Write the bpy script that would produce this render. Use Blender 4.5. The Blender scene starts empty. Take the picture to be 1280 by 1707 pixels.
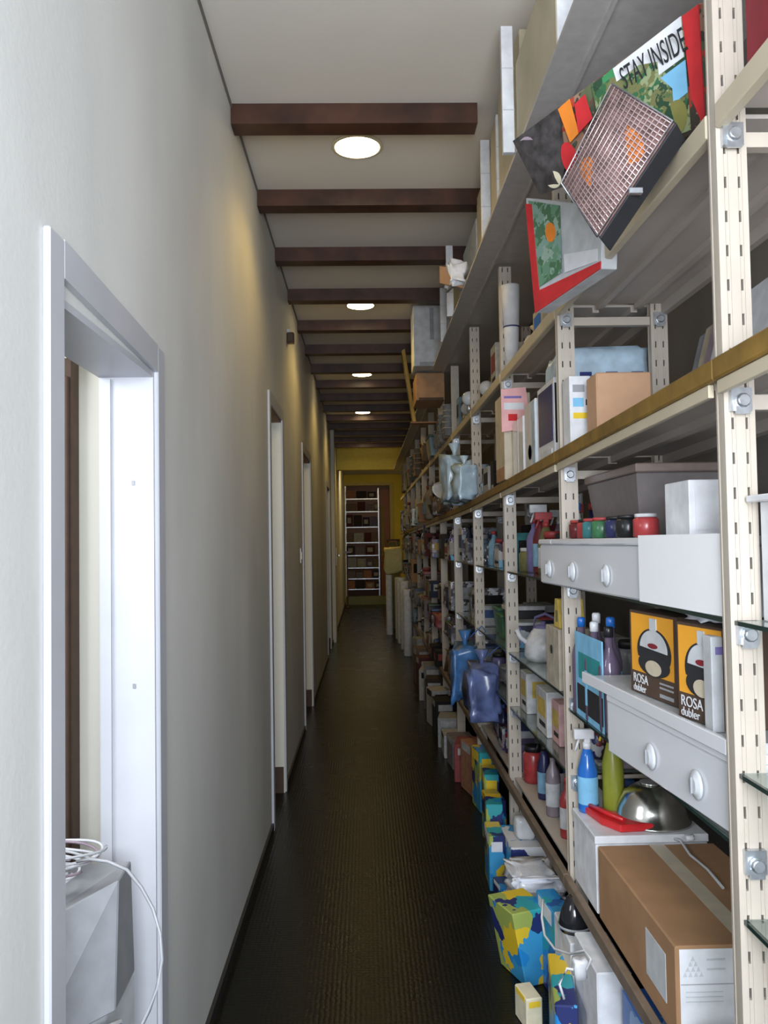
import bpy, bmesh, math, random
from mathutils import Vector, Matrix, noise

# ------------------------------------------------------------------ camera
SC = bpy.context.scene
COL = SC.collection
F = 1380.0
EYE = Vector((0, 0, 1.55))
_v = Vector((-31.0, -50.5, -F)).normalized()            # world +Y seen from the camera
_r = 0.016
_u = Vector((-_r, 1.0, (31 * _r - 50.5) / F)).normalized()  # world +Z seen from the camera
_x = _v.cross(_u).normalized()                           # world +X seen from the camera
# rows give camera->world
CW = Matrix(((_x.x, _x.y, _x.z), (_v.x, _v.y, _v.z), (_u.x, _u.y, _u.z)))
cd = bpy.data.cameras.new('camera')
cam = bpy.data.objects.new('camera', cd)
COL.objects.link(cam)
cam.matrix_world = Matrix.Translation(EYE) @ CW.to_4x4()
cd.sensor_fit = 'VERTICAL'
cd.sensor_height = 24.0
cd.lens = 24.0 * F / 1707.0
cd.clip_start = 0.02
SC.camera = cam


def at(x, y, X=None, Y=None, Z=None):
    d = CW @ Vector(((x - 640) / F, -(y - 853.5) / F, -1.0))
    if Y is not None:
        t = Y / d.y
    elif X is not None:
        t = X / d.x
    else:
        t = (Z - EYE.z) / d.z
    return EYE + d * t


# ------------------------------------------------------------------ light
w = bpy.data.worlds.new('world')
SC.world = w
w.use_nodes = True
w.node_tree.nodes['Background'].inputs[0].default_value = (0.72, 0.85, 1, 1)
w.node_tree.nodes['Background'].inputs[1].default_value = 0.7


def area(name, loc, aim, sx, sy, power, color):
    l = bpy.data.lights.new(name, 'AREA')
    l.shape = 'RECTANGLE'
    l.size, l.size_y, l.energy, l.color = sx, sy, power, color
    o = bpy.data.objects.new(name, l)
    COL.objects.link(o)
    o.location = loc
    o.rotation_euler = (Vector(aim) - Vector(loc)).to_track_quat('-Z', 'Y').to_euler()
    return o


area('shop_front_daylight', (0.2, -0.85, 1.80), (0.0, 3.0, 1.7), 1.0, 1.3, 132, (0.86, 0.92, 1.0))
area('side_room_fill', (-1.5, 1.1, 2.1), (-0.8, 2.25, 1.3), 0.8, 0.8, 26, (0.93, 0.96, 1.0))  # unseen lamp added to brighten the side room's cream wall
area('room_two_lamp', (-1.6, 4.6, 2.9), (-0.7, 5.2, 1.2), 0.6, 0.6, 11, (1.0, 0.93, 0.8))
area('room_three_lamp', (-1.6, 7.0, 2.9), (-0.7, 8.0, 1.2), 0.6, 0.6, 10, (1.0, 0.78, 0.5))
area('store_room_lamp', (0.3, 22.2, 3.2), (0.0, 22.6, 1.2), 0.8, 0.8, 22, (1.0, 0.85, 0.62))
SC.view_settings.view_transform = 'Standard'
SC.view_settings.look = 'None'
SC.view_settings.gamma = 1
SC.view_settings.use_curve_mapping = False
SC.view_settings.exposure = 0.0

LAMP_Y = [3.72, 6.25, 8.85, 11.45, 14.6]
for ly in LAMP_Y:
    l = bpy.data.lights.new('downlight_glow', 'SPOT')
    l.energy, l.color, l.spot_size, l.spot_blend = 15, (1.0, 0.64, 0.13), math.radians(140), 0.5
    if ly > 14:
        l.energy = 42
    l.shadow_soft_size = 0.09
    o = bpy.data.objects.new('downlight_glow', l)
    COL.objects.link(o)
    o.location = (-0.01, ly, 3.32)

area('end_bay_fill', (0.1, 17.6, 3.2), (0.1, 18.6, 0.0), 0.5, 0.5, 20, (1.0, 0.78, 0.36))  # added light without a fixture, brightens the yellow end wall

# ------------------------------------------------------------------ materials
MATS = {}


def mat(name, col, rough=0.6, metal=0.0, noise_amt=0.08, scale=30, bump=0.0, trans=0.0, emit=0.0, coat=0.0, alpha=1.0):
    if name in MATS:
        return MATS[name]
    m = bpy.data.materials.new(name)
    m.use_nodes = True
    nt = m.node_tree
    b = nt.nodes['Principled BSDF']
    b.inputs['Roughness'].default_value = rough
    b.inputs['Metallic'].default_value = metal
    b.inputs['Transmission Weight'].default_value = trans
    b.inputs['Coat Weight'].default_value = coat
    b.inputs['Alpha'].default_value = alpha
    if emit:
        b.inputs['Emission Color'].default_value = (*col, 1)
        b.inputs['Emission Strength'].default_value = emit
    tc = nt.nodes.new('ShaderNodeTexCoord')
    n = nt.nodes.new('ShaderNodeTexNoise')
    n.inputs['Scale'].default_value = scale
    n.inputs['Detail'].default_value = 3
    nt.links.new(tc.outputs['Object'], n.inputs['Vector'])
    r = nt.nodes.new('ShaderNodeValToRGB')
    r.color_ramp.elements[0].position = 0.3
    r.color_ramp.elements[1].position = 0.7
    a = noise_amt
    r.color_ramp.elements[0].color = (*[c * (1 - a) for c in col], 1)
    r.color_ramp.elements[1].color = (*[min(1, c * (1 + a)) for c in col], 1)
    nt.links.new(n.outputs['Fac'], r.inputs['Fac'])
    nt.links.new(r.outputs['Color'], b.inputs['Base Color'])
    if bump:
        bp = nt.nodes.new('ShaderNodeBump')
        bp.inputs['Strength'].default_value = bump
        bp.inputs['Distance'].default_value = 0.002
        nt.links.new(n.outputs['Fac'], bp.inputs['Height'])
        nt.links.new(bp.outputs['Normal'], b.inputs['Normal'])
    MATS[name] = m
    return m


PAL = {
    'white': (0.68, 0.69, 0.72), 'cream': (0.70, 0.64, 0.47), 'grey': (0.30, 0.31, 0.33), 'pale grey': (0.52, 0.54, 0.56),
    'black': (0.015, 0.015, 0.018), 'red': (0.55, 0.02, 0.025), 'dark red': (0.2, 0.01, 0.02), 'blue': (0.02, 0.14, 0.5),
    'light blue': (0.2, 0.48, 0.72), 'navy': (0.02, 0.03, 0.14), 'yellow': (0.75, 0.52, 0.03), 'orange': (0.75, 0.22, 0.02),
    'green': (0.04, 0.22, 0.08), 'lime': (0.4, 0.5, 0.04), 'brown': (0.36, 0.20, 0.10), 'dark brown': (0.07, 0.04, 0.025),
    'pink': (0.78, 0.42, 0.42), 'violet': (0.2, 0.16, 0.42), 'teal': (0.02, 0.25, 0.27), 'beige': (0.52, 0.45, 0.34),
    'mauve': (0.32, 0.25, 0.3), 'olive': (0.2, 0.19, 0.05)}


DIMMED = 0.0  # painted dimness: goods in dark bays get darker, greyer colours


def P(c, kind='plastic'):
    """one procedural material per colour and finish; goods in dim bays carry the shade in their colour"""
    rough = {'plastic': 0.3, 'card': 0.75, 'gloss': 0.12, 'paper': 0.85, 'matt': 0.9}[kind]
    if DIMMED:
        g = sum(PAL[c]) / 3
        q = DIMMED
        return mat(('dimmed_' if q > 0.5 else 'dull_') + c.replace(' ', '_') + '_' + kind, tuple((v * (1 - 0.4 * q) + g * 0.4 * q) * (1 - 0.5 * q) for v in PAL[c]), min(1, rough + 0.15), noise_amt=0.2, scale=26)
    return mat(c.replace(' ', '_') + '_' + kind, PAL[c], rough, noise_amt=0.1 if kind != 'card' else 0.14, scale=18)


M_CART = mat('corrugated_cardboard', (0.34, 0.19, 0.095), 0.85, noise_amt=0.12, scale=8, bump=0.2)
M_CART2 = mat('pale_cardboard', (0.50, 0.44, 0.31), 0.85, noise_amt=0.1, scale=6, bump=0.2)
M_STEEL = mat('galvanised_steel', (0.55, 0.58, 0.62), 0.32, 0.9, 0.2, 40)
M_CHROME = mat('polished_steel', (0.62, 0.61, 0.58), 0.2, 1.0, 0.05, 10)
M_POST = mat('ivory_powder_coat', (0.47, 0.415, 0.35), 0.42, noise_amt=0.04, scale=14)
M_BOARD = mat('taupe_shelf_sheet', (0.46, 0.41, 0.37), 0.5, noise_amt=0.06, scale=5)
M_EDGE = mat('beige_edge_bar', (0.52, 0.45, 0.33), 0.45, noise_amt=0.06, scale=8)
M_LIP = mat('worn_brown_lip', (0.20, 0.115, 0.022), 0.5, noise_amt=0.35, scale=14, bump=0.2)
M_LIP2 = mat('grey_brown_lip', (0.17, 0.125, 0.09), 0.55, noise_amt=0.25, scale=12, bump=0.2)
M_GLASS = mat('clear_shelf_glass', (0.72, 0.84, 0.80), 0.04, noise_amt=0.0, trans=0.9)
M_GEDGE = mat('dark_green_glass_edge', (0.015, 0.035, 0.03), 0.15, noise_amt=0.1)
M_DARK = mat('slot_shadow_black', (0.02, 0.02, 0.02), 0.8)
M_CLEAR = mat('clear_plastic', (0.75, 0.80, 0.86), 0.12, noise_amt=0.03, alpha=0.55)
M_ENAMEL = mat('white_enamel', (0.70, 0.71, 0.75), 0.22, noise_amt=0.02, scale=4, coat=0.3)
M_FILM = mat('crinkled_white_film', (0.74, 0.76, 0.82), 0.25, noise_amt=0.12, scale=22, bump=0.9)
M_SHEET = mat('blue_plastic_film', (0.10, 0.13, 0.28), 0.25, noise_amt=0.5, scale=9, bump=0.9)
M_PALEFILM = mat('pale_blue_plastic_film', (0.42, 0.55, 0.66), 0.25, noise_amt=0.25, scale=14, bump=0.9)


def cells(name, cols, scale, rough=0.4):
    """multicoloured printed wrapping: flat areas of colour"""
    m = bpy.data.materials.new(name)
    m.use_nodes = True
    nt = m.node_tree
    b = nt.nodes['Principled BSDF']
    b.inputs['Roughness'].default_value = rough
    tc = nt.nodes.new('ShaderNodeTexCoord')
    v = nt.nodes.new('ShaderNodeTexVoronoi')
    v.inputs['Scale'].default_value = scale
    nz = nt.nodes.new('ShaderNodeTexNoise')
    nz.inputs['Scale'].default_value = scale * 1.3
    mx = nt.nodes.new('ShaderNodeMix')
    mx.data_type = 'VECTOR'
    mx.inputs['Factor'].default_value = 0.09
    nt.links.new(tc.outputs['Object'], nz.inputs['Vector'])
    nt.links.new(tc.outputs['Object'], mx.inputs['A'])
    nt.links.new(nz.outputs['Color'], mx.inputs['B'])
    nt.links.new(mx.outputs['Result'], v.inputs['Vector'])
    s = nt.nodes.new('ShaderNodeSeparateColor')
    nt.links.new(v.outputs['Color'], s.inputs['Color'])
    r = nt.nodes.new('ShaderNodeValToRGB')
    r.color_ramp.interpolation = 'CONSTANT'
    els = r.color_ramp.elements
    els[0].color = (*cols[0], 1)
    els[1].position = 1 / len(cols)
    els[1].color = (*cols[1], 1)
    for i in range(2, len(cols)):
        e = els.new(i / len(cols))
        e.color = (*cols[i], 1)
    nt.links.new(s.outputs[0], r.inputs['Fac'])
    nt.links.new(r.outputs['Color'], b.inputs['Base Color'])
    return m


Y_, B_, T_, W_, N_, R_ = PAL['yellow'], (0.02, 0.25, 0.62), (0.03, 0.35, 0.4), PAL['white'], PAL['navy'], PAL['red']
M_BY = cells('blue_yellow_print', [Y_, B_, (0.05, 0.32, 0.6), Y_, T_, B_, (0.35, 0.42, 0.1), N_], 13)
M_MIX = cells('mixed_dark_print', [PAL['dark red'], (0.04, 0.03, 0.03), PAL['mauve'], PAL['navy'], PAL['dark brown'], PAL['pale grey']], 26)
M_BLUEMIX = cells('blue_glass_print', [PAL['navy'], PAL['violet'], PAL['pale grey'], PAL['light blue'], (0.05, 0.05, 0.08)], 24)
M_FOOD = cells('barbecue_photo_print', [(0.05, 0.04, 0.03), (0.12, 0.07, 0.05), (0.3, 0.18, 0.12), (0.07, 0.09, 0.06), (0.4, 0.05, 0.03), (0.1, 0.12, 0.06)], 22)
M_LEAF = cells('green_leaf_print', [(0.03, 0.12, 0.05), (0.08, 0.14, 0.05), (0.02, 0.06, 0.03), (0.16, 0.16, 0.06), (0.25, 0.3, 0.16)], 34)
M_GLASSWARE = cells('clear_glassware', [(0.4, 0.42, 0.48), (0.08, 0.08, 0.1), (0.2, 0.2, 0.25), (0.65, 0.68, 0.74), (0.12, 0.1, 0.1)], 30, 0.1)


def wall_mat(name, col, col2, scale, rough=0.8):
    m = bpy.data.materials.new(name)
    m.use_nodes = True
    nt = m.node_tree
    b = nt.nodes['Principled BSDF']
    b.inputs['Roughness'].default_value = rough
    g = nt.nodes.new('ShaderNodeNewGeometry')
    mp = nt.nodes.new('ShaderNodeMapping')
    mp.inputs['Scale'].default_value = (1, 1.2, 0.6)
    nt.links.new(g.outputs['Position'], mp.inputs['Vector'])
    n = nt.nodes.new('ShaderNodeTexNoise')
    n.inputs['Scale'].default_value = scale
    n.inputs['Detail'].default_value = 6
    nt.links.new(mp.outputs['Vector'], n.inputs['Vector'])
    r = nt.nodes.new('ShaderNodeValToRGB')
    r.color_ramp.elements[0].position = 0.35
    r.color_ramp.elements[1].position = 0.68
    r.color_ramp.elements[0].color = (*col2, 1)
    r.color_ramp.elements[1].color = (*col, 1)
    nt.links.new(n.outputs['Fac'], r.inputs['Fac'])
    nt.links.new(r.outputs['Color'], b.inputs['Base Color'])
    n2 = nt.nodes.new('ShaderNodeTexNoise')
    n2.inputs['Scale'].default_value = 60
    nt.links.new(g.outputs['Position'], n2.inputs['Vector'])
    bp = nt.nodes.new('ShaderNodeBump')
    bp.inputs['Strength'].default_value = 0.15
    bp.inputs['Distance'].default_value = 0.003
    nt.links.new(n2.outputs['Fac'], bp.inputs['Height'])
    nt.links.new(bp.outputs['Normal'], b.inputs['Normal'])
    return m


M_WALL = wall_mat('grey_plaster', (0.73, 0.73, 0.70), (0.62, 0.62, 0.60), 1.5)
M_CEIL = wall_mat('ceiling_plaster', (0.76, 0.71, 0.64), (0.72, 0.67, 0.60), 2.0)
M_YELLOW = wall_mat('yellow_plaster', (0.62, 0.48, 0.05), (0.56, 0.42, 0.04), 2.0)
M_ROOM = wall_mat('cream_room_plaster', (0.72, 0.70, 0.62), (0.68, 0.66, 0.58), 1.0)
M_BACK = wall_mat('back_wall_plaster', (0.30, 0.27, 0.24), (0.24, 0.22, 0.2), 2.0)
M_TRIM = mat('silver_white_trim', (0.50, 0.51, 0.55), 0.4, noise_amt=0.04, scale=6)
M_BEAM = mat('stained_beam_wood', (0.062, 0.024, 0.013), 0.45, noise_amt=0.45, scale=7)
M_SKIRT = mat('black_skirting', (0.02, 0.02, 0.02), 0.5)


def floor_mat():
    m = bpy.data.materials.new('studded_rubber_floor')
    m.use_nodes = True
    nt = m.node_tree
    b = nt.nodes['Principled BSDF']
    b.inputs['Specular IOR Level'].default_value = 0.22
    g = nt.nodes.new('ShaderNodeNewGeometry')
    v = nt.nodes.new('ShaderNodeTexVoronoi')
    v.inputs['Scale'].default_value = 58
    v.inputs['Randomness'].default_value = 0.25
    nt.links.new(g.outputs['Position'], v.inputs['Vector'])
    n = nt.nodes.new('ShaderNodeTexNoise')
    n.inputs['Scale'].default_value = 3.0
    n.inputs['Detail'].default_value = 5
    nt.links.new(g.outputs['Position'], n.inputs['Vector'])
    r = nt.nodes.new('ShaderNodeValToRGB')
    r.color_ramp.elements[0].color = (0.004, 0.0048, 0.004, 1)
    r.color_ramp.elements[1].color = (0.008, 0.008, 0.006, 1)
    nt.links.new(n.outputs['Fac'], r.inputs['Fac'])
    nt.links.new(r.outputs['Color'], b.inputs['Base Color'])
    mr = nt.nodes.new('ShaderNodeMapRange')
    mr.inputs['To Min'].default_value = 0.24
    mr.inputs['To Max'].default_value = 0.32
    nt.links.new(n.outputs['Fac'], mr.inputs['Value'])
    nt.links.new(mr.outputs['Result'], b.inputs['Roughness'])
    bp = nt.nodes.new('ShaderNodeBump')
    bp.inputs['Strength'].default_value = 0.5
    bp.inputs['Distance'].default_value = 0.0022
    bp.invert = True
    nt.links.new(v.outputs['Distance'], bp.inputs['Height'])
    nt.links.new(bp.outputs['Normal'], b.inputs['Normal'])
    return m


M_FLOOR = floor_mat()


# ------------------------------------------------------------------ mesh building
class MB:
    def __init__(s):
        s.bm = bmesh.new()
        s.mats = []
        s.cur = 0

    def m(s, material):
        if material not in s.mats:
            s.mats.append(material)
        s.cur = s.mats.index(material)
        return s

    def face(s, vs, smooth=False):
        try:
            f = s.bm.faces.new(vs)
            f.material_index = s.cur
            f.smooth = smooth
            return f
        except ValueError:
            return None

    def hexa(s, a, b):
        """a: 4 corners, b: the matching 4 corners behind"""
        A = [s.bm.verts.new(p) for p in a]
        B = [s.bm.verts.new(p) for p in b]
        s.face(A)
        s.face(B[::-1])
        for i in range(4):
            j = (i + 1) % 4
            s.face([A[j], A[i], B[i], B[j]])
        return s

    def box(s, x0, x1, y0, y1, z0, z1, rot=0.0):
        a = [(x0, y0, z0), (x1, y0, z0), (x1, y0, z1), (x0, y0, z1)]
        b = [(x0, y1, z0), (x1, y1, z0), (x1, y1, z1), (x0, y1, z1)]
        if rot:
            c = Vector(((x0 + x1) / 2, (y0 + y1) / 2, 0))
            R = Matrix.Rotation(rot, 3, 'Z')
            a = [c + R @ (Vector(p) - c) for p in a]
            b = [c + R @ (Vector(p) - c) for p in b]
        return s.hexa(a, b)

    def lathe(s, prof, n=16, c=(0, 0, 0), axis='Z'):
        rings = []
        for r, h in prof:
            ring = []
            for i in range(n):
                t = 2 * math.pi * i / n
                p = (r * math.cos(t), r * math.sin(t), h)
                if axis == 'X':
                    p = (h, p[0], p[1])
                elif axis == 'Y':
                    p = (p[0], h, p[1])
                ring.append(s.bm.verts.new((p[0] + c[0], p[1] + c[1], p[2] + c[2])))
            rings.append(ring)
        for q in range(len(rings) - 1):
            for i in range(n):
                j = (i + 1) % n
                s.face([rings[q][i], rings[q][j], rings[q + 1][j], rings[q + 1][i]], True)
        s.face(rings[0][::-1])
        s.face(rings[-1])
        return s

    def tube(s, pts, r, n=8, closed=False):
        pts = [Vector(p) for p in pts]
        rings = []
        for i, p in enumerate(pts):
            d = (pts[(i + 1) % len(pts)] - pts[i - 1]) if closed else (pts[min(i + 1, len(pts) - 1)] - pts[max(i - 1, 0)])
            d.normalize()
            u = d.orthogonal() if abs(d.z) > 0.9 else d.cross(Vector((0, 0, 1)))
            u.normalize()
            v = d.cross(u)
            rings.append([s.bm.verts.new(p + (u * math.cos(2 * math.pi * k / n) + v * math.sin(2 * math.pi * k / n)) * r) for k in range(n)])
        m = len(rings)
        for i in range(m if closed else m - 1):
            for k in range(n):
                l = (k + 1) % n
                s.face([rings[i][k], rings[i][l], rings[(i + 1) % m][l], rings[(i + 1) % m][k]], True)
        if not closed:
            s.face(rings[0][::-1])
            s.face(rings[-1])
        return s

    def prism(s, poly, d):
        """poly: list of points; d: extrusion vector"""
        A = [s.bm.verts.new(p) for p in poly]
        B = [s.bm.verts.new(Vector(p) + Vector(d)) for p in poly]
        s.face(A)
        s.face(B[::-1])
        n = len(A)
        for i in range(n):
            j = (i + 1) % n
            s.face([A[j], A[i], B[i], B[j]])
        return s

    def blob(s, sx, sy, sz, c=(0, 0, 0), rough=0.15, seed=0, flat=0.35, sub=3, freq=2.2):
        """crumpled bag: a rounded box with folds, its underside on z = c.z"""
        t = bmesh.new()
        bmesh.ops.create_icosphere(t, subdivisions=sub, radius=1.0)
        mp = {}
        for v in t.verts:
            p = v.co.copy()
            q = Vector([math.copysign(abs(k) ** flat, k) for k in p])
            q = q * (1 / max(1e-6, max(abs(q.x), abs(q.y), abs(q.z)) ** 0.5))
            k = 1 - rough + rough * 1.6 * noise.noise(p * freq + Vector((seed * 3.1, seed * 1.7, 0)))
            q = q * k
            mp[v] = s.bm.verts.new((q.x * sx / 2 + c[0], q.y * sy / 2 + c[1], max(-0.9, q.z) * sz / 1.9 + c[2] + sz * 0.9 / 1.9))
        for f in t.faces:
            s.face([mp[v] for v in f.verts], True)
        t.free()
        return s

    def build(s, name, material=None, parent=None, bevel=0.0):
        if material is not None:
            if not s.mats:
                s.mats = [material]
        bmesh.ops.recalc_face_normals(s.bm, faces=s.bm.faces[:])
        if bevel:
            bmesh.ops.bevel(s.bm, geom=s.bm.edges[:], offset=bevel, segments=1, affect='EDGES', clamp_overlap=True)
        me = bpy.data.meshes.new(name)
        s.bm.to_mesh(me)
        s.bm.free()
        for q in s.mats:
            me.materials.append(q)
        o = bpy.data.objects.new(name, me)
        COL.objects.link(o)
        if parent is not None:
            o.parent = parent
        return o


def thing(name, label, cat, loc=(0, 0, 0), rz=0.0, group=None):
    o = bpy.data.objects.new(name, None)
    o.empty_display_size = 0.05
    COL.objects.link(o)
    o.location = loc
    o.rotation_euler = (0, 0, rz)
    o['label'] = label
    o['category'] = cat
    if group:
        o['group'] = group
    return o


def struct(name, mb, material, parent=None):
    o = mb.build(name, material, parent)
    if parent is None:
        o['kind'] = 'structure'
    return o


def boxpart(name, material, parent, dims, bevel=0.0, rot=0.0):
    b = MB()
    b.box(*dims, rot=rot)
    return b.build(name, material, parent, bevel)


def text(name, body, size, material, parent, origin, right, up, extrude=0.0004, sx=1.0):
    c = bpy.data.curves.new(name, 'FONT')
    c.body = body
    c.size = size
    c.extrude = extrude
    c.materials.append(material)
    tmp = bpy.data.objects.new('lettering', c)
    me = bpy.data.meshes.new_from_object(tmp)
    bpy.data.objects.remove(tmp)
    me.transform(Matrix.Diagonal((sx, 1, 1, 1)))
    o = bpy.data.objects.new(name, me)
    COL.objects.link(o)
    r = Vector(right).normalized()
    u = Vector(up)
    u = (u - r * u.dot(r)).normalized()
    n = r.cross(u)
    mx = Matrix((r, u, n)).transposed().to_4x4()
    mx.translation = Vector(origin)
    o.parent = parent
    o.matrix_basis = mx
    return o


class Face:
    """a printed face given by its corners, u to the right, v up; n points out of it"""

    def __init__(s, bl, br, tr, tl):
        s.bl, s.br, s.tr, s.tl = [Vector(p) for p in (bl, br, tr, tl)]
        s.n = (s.br - s.bl).cross(s.tl - s.bl).normalized()

    def p(s, u, v, off=0.001):
        return (s.bl * (1 - u) * (1 - v) + s.br * u * (1 - v) + s.tr * u * v + s.tl * (1 - u) * v) + s.n * off

    def patch(s, name, material, parent, uv, off=0.0012):
        """uv: polygon, or (u0,v0,u1,v1)"""
        if len(uv) == 4 and not isinstance(uv[0], tuple):
            u0, v0, u1, v1 = uv
            uv = [(u0, v0), (u1, v0), (u1, v1), (u0, v1)]
        b = MB()
        b.prism([s.p(u, v, off) for u, v in uv], -s.n * off * 0.9)
        return b.build(name, material, parent)

    def disc(s, name, material, parent, u, v, ru, rv, off=0.0015, n=20, a0=0, a1=2 * math.pi):
        return s.patch(name, material, parent, [(u + ru * math.cos(a0 + (a1 - a0) * i / n), v + rv * math.sin(a0 + (a1 - a0) * i / n)) for i in range(n)], off)

    def text(s, name, body, size, material, parent, u, v, off=0.002, sx=1.0):
        return text(name, body, size, material, parent, s.p(u, v, off), s.p(1, v, off) - s.p(0, v, off), s.tl - s.bl, sx=sx)


# ------------------------------------------------------------------ structure
HC = 3.36          # ceiling height
XL = -0.527        # left wall face
WT = 0.11
YE = 15.7          # lintel at the corridor's end
YF = 20.8          # yellow end wall
DOORS = [(1.43, 2.075, 1.985), (4.60, 5.24, 2.33), (7.0, 7.95, 2.33), (11.3, 12.2, 2.33)]

b = MB(); b.box(-3.2, 1.6, -2.2, YF + 3, -0.1, 0.0); struct('floor', b, M_FLOOR)
b = MB(); b.box(-3.2, 1.6, 0.9, YE, HC, HC + 0.1); struct('ceiling', b, M_CEIL)
b = MB()
y = -2.2
for (y0, y1, zt) in DOORS:
    b.box(XL - WT, XL, y, y0, 0, HC)
    b.box(XL - WT, XL, y0, y1, zt, HC)
    y = y1
b.box(XL - WT, XL, y, YF + 3, 0, HC)
struct('wall_left', b, M_WALL)
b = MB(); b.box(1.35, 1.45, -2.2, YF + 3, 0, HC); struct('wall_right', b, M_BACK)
b = MB(); b.box(XL + 0.002, 1.35, YE, YE + 0.2, 2.93, HC - 0.002); struct('trim_lintel', b, mat('lintel_yellow', (0.72, 0.60, 0.13), 0.8))
b = MB(); b.box(-1.0, 1.6, YE + 0.2, YF + 3, 3.25, 3.35); struct('ceiling_end', b, M_CEIL)
b = MB()
b.box(XL - WT, -0.5, YF, YF + 0.15, 0, 3.25)
b.box(0.63, 1.4, YF, YF + 0.15, 0, 3.25)
b.box(-0.5, 0.63, YF, YF + 0.15, 2.98, 3.25)
struct('wall_end', b, M_YELLOW)
b = MB(); b.box(-1.2, 1.5, YF + 2.8, YF + 2.9, 0, 3.25); struct('wall_store_room', b, mat('dark_store_wall', (0.05, 0.025, 0.02), 0.8))
b = MB(); b.box(-0.5, 0.63, YF - 0.14, YF + 0.15, 0, 0.2); struct('trim_threshold', b, mat('olive_threshold', (0.16, 0.17, 0.07), 0.6))
b = MB(); b.box(XL + 0.0005, XL + 0.013, 2.15, 4.53, 0, 0.045); b.box(XL + 0.0005, XL + 0.013, 5.31, 6.9, 0, 0.045)
b.box(XL + 0.0005, XL + 0.013, 8.05, 11.2, 0, 0.045); b.box(XL + 0.0005, XL + 0.013, 12.3, YF, 0, 0.045); b.box(XL + 0.0005, XL + 0.013, -1, 1.35, 0, 0.045)
struct('baseboard_left', b, M_SKIRT)
b = MB(); b.box(XL + 0.0005, XL + 0.006, 0.9, YE, HC - 0.016, HC - 0.0005); struct('trim_ceiling_gap', b, mat('ceiling_joint_grey', (0.18, 0.16, 0.14), 0.8))
# pilaster on the left wall towards the end
b = MB(); b.box(XL + 0.001, XL + 0.055, 12.95, 13.35, 0.0, HC); struct('wall_pilaster', b, M_ROOM)
# dark side wall of the corridor's end on the right, above the shelving
b = MB(); b.box(0.95, 1.34, YE - 0.05, YE + 0.15, 0.0, 2.92); struct('wall_right_end', b, M_YELLOW)

# beams
for k in range(15):
    yb = 3.35 + 0.83 * k
    b = MB(); b.box(XL + 0.001, 0.49 if k == 0 else 0.80, yb, yb + 0.10, HC - 0.085, HC - 0.0005)
    o = struct('trim_%d' % (k + 1), b, M_BEAM)


# doorways: casing, jambs
def doorway(n, y0, y1, zt, tilt=0.0):
    r = bpy.data.objects.new('door_%d' % n, None)
    COL.objects.link(r)
    r['kind'] = 'structure'
    cw = 0.068
    x0, x1 = XL + 0.0005, XL + 0.014
    b = MB(); b.box(x0, x1, y0 - cw, y0, 0, zt + cw + tilt); b.build('casing', M_TRIM, r, 0.003)
    b = MB(); b.box(x0, x1, y1, y1 + cw, 0, zt + cw - 0.002); b.build('casing', M_TRIM, r, 0.003)
    b = MB()
    b.prism([(x1, y0, zt + tilt), (x1, y1, zt), (x1, y1, zt + cw), (x1, y0, zt + cw + tilt)], (x0 - x1, 0, 0))
    b.build('casing', M_TRIM, r)
    jx0, jx1 = XL - WT - 0.02, XL + 0.004
    jm = M_TRIM if n == 1 else M_ROOM
    b = MB(); b.box(jx0, jx1, y0, y0 + 0.012, 0, zt); b.build('jamb', jm, r)
    b = MB(); b.box(jx0, jx1, y1 - 0.012, y1, 0, zt); b.build('jamb', jm, r)
    b = MB(); b.box(jx0, jx1, y0 + 0.012, y1 - 0.012, zt - 0.015, zt); b.build('jamb_head', M_TRIM if n == 1 else P('brown', 'card'), r)
    if n == 1:
        for z in (1.70, 1.20):
            b = MB(); b.box(XL - 0.050, XL - 0.042, y1 - 0.0145, y1 - 0.0122, z + 0.0, z + 0.012); b.build('screw_head', P('grey'), r, 0.001)
        b = MB()
        b.box(jx0 + 0.004, jx0 + 0.03, y1 - 0.020, y1 - 0.0125, 0, zt - 0.02); b.build('door_stop', M_TRIM, r)
    else:
        b = MB(); b.box(jx0 + 0.005, XL - 0.003, y1 - 0.018, y1 - 0.0125, 0, 0.16); b.build('kick_plate', P('dark brown', 'card'), r)
    return r


for i, (y0, y1, zt) in enumerate(DOORS):
    doorway(i + 1, y0, y1, zt, 0.03 if i == 0 else 0.0)
# rooms behind
b = MB(); b.box(-3.0, XL - WT - 0.03, 2.25, 2.33, 0, 2.9); struct('wall_room_one', b, M_ROOM)
b = MB(); b.box(-3.0, XL - WT - 0.03, 5.45, 5.5, 0, 2.9); b.box(-3.1, -3.0, -2.2, 14, 0, 2.9); struct('wall_room_two', b, M_ROOM)
b = MB(); b.box(-3.0, XL - WT - 0.03, 8.1, 8.15, 0, 2.9); struct('wall_room_three', b, mat('ochre_room_wall', (0.62, 0.42, 0.2), 0.8))
b = MB(); b.box(-3.0, XL - WT - 0.01, -1.0, 12.8, 2.9, 3.0); struct('ceiling_rooms', b, M_ROOM)

# things on and in the left wall
t = thing('tall_cabinet', 'shallow dark brown cabinet seen through the nearest doorway', 'cabinet', (-0.99, 2.2, 0))
boxpart('body', P('dark brown', 'card'), t, (-0.22, 0.222, -0.01, 0.045, 0.0, 2.05), 0.003)
boxpart('door', P('dark brown', 'card'), t, (-0.2, 0.215, -0.022, -0.011, 0.06, 2.0), 0.003)
boxpart('plinth', M_DARK, t, (-0.2, 0.215, -0.018, -0.011, 0.0, 0.055))

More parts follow.
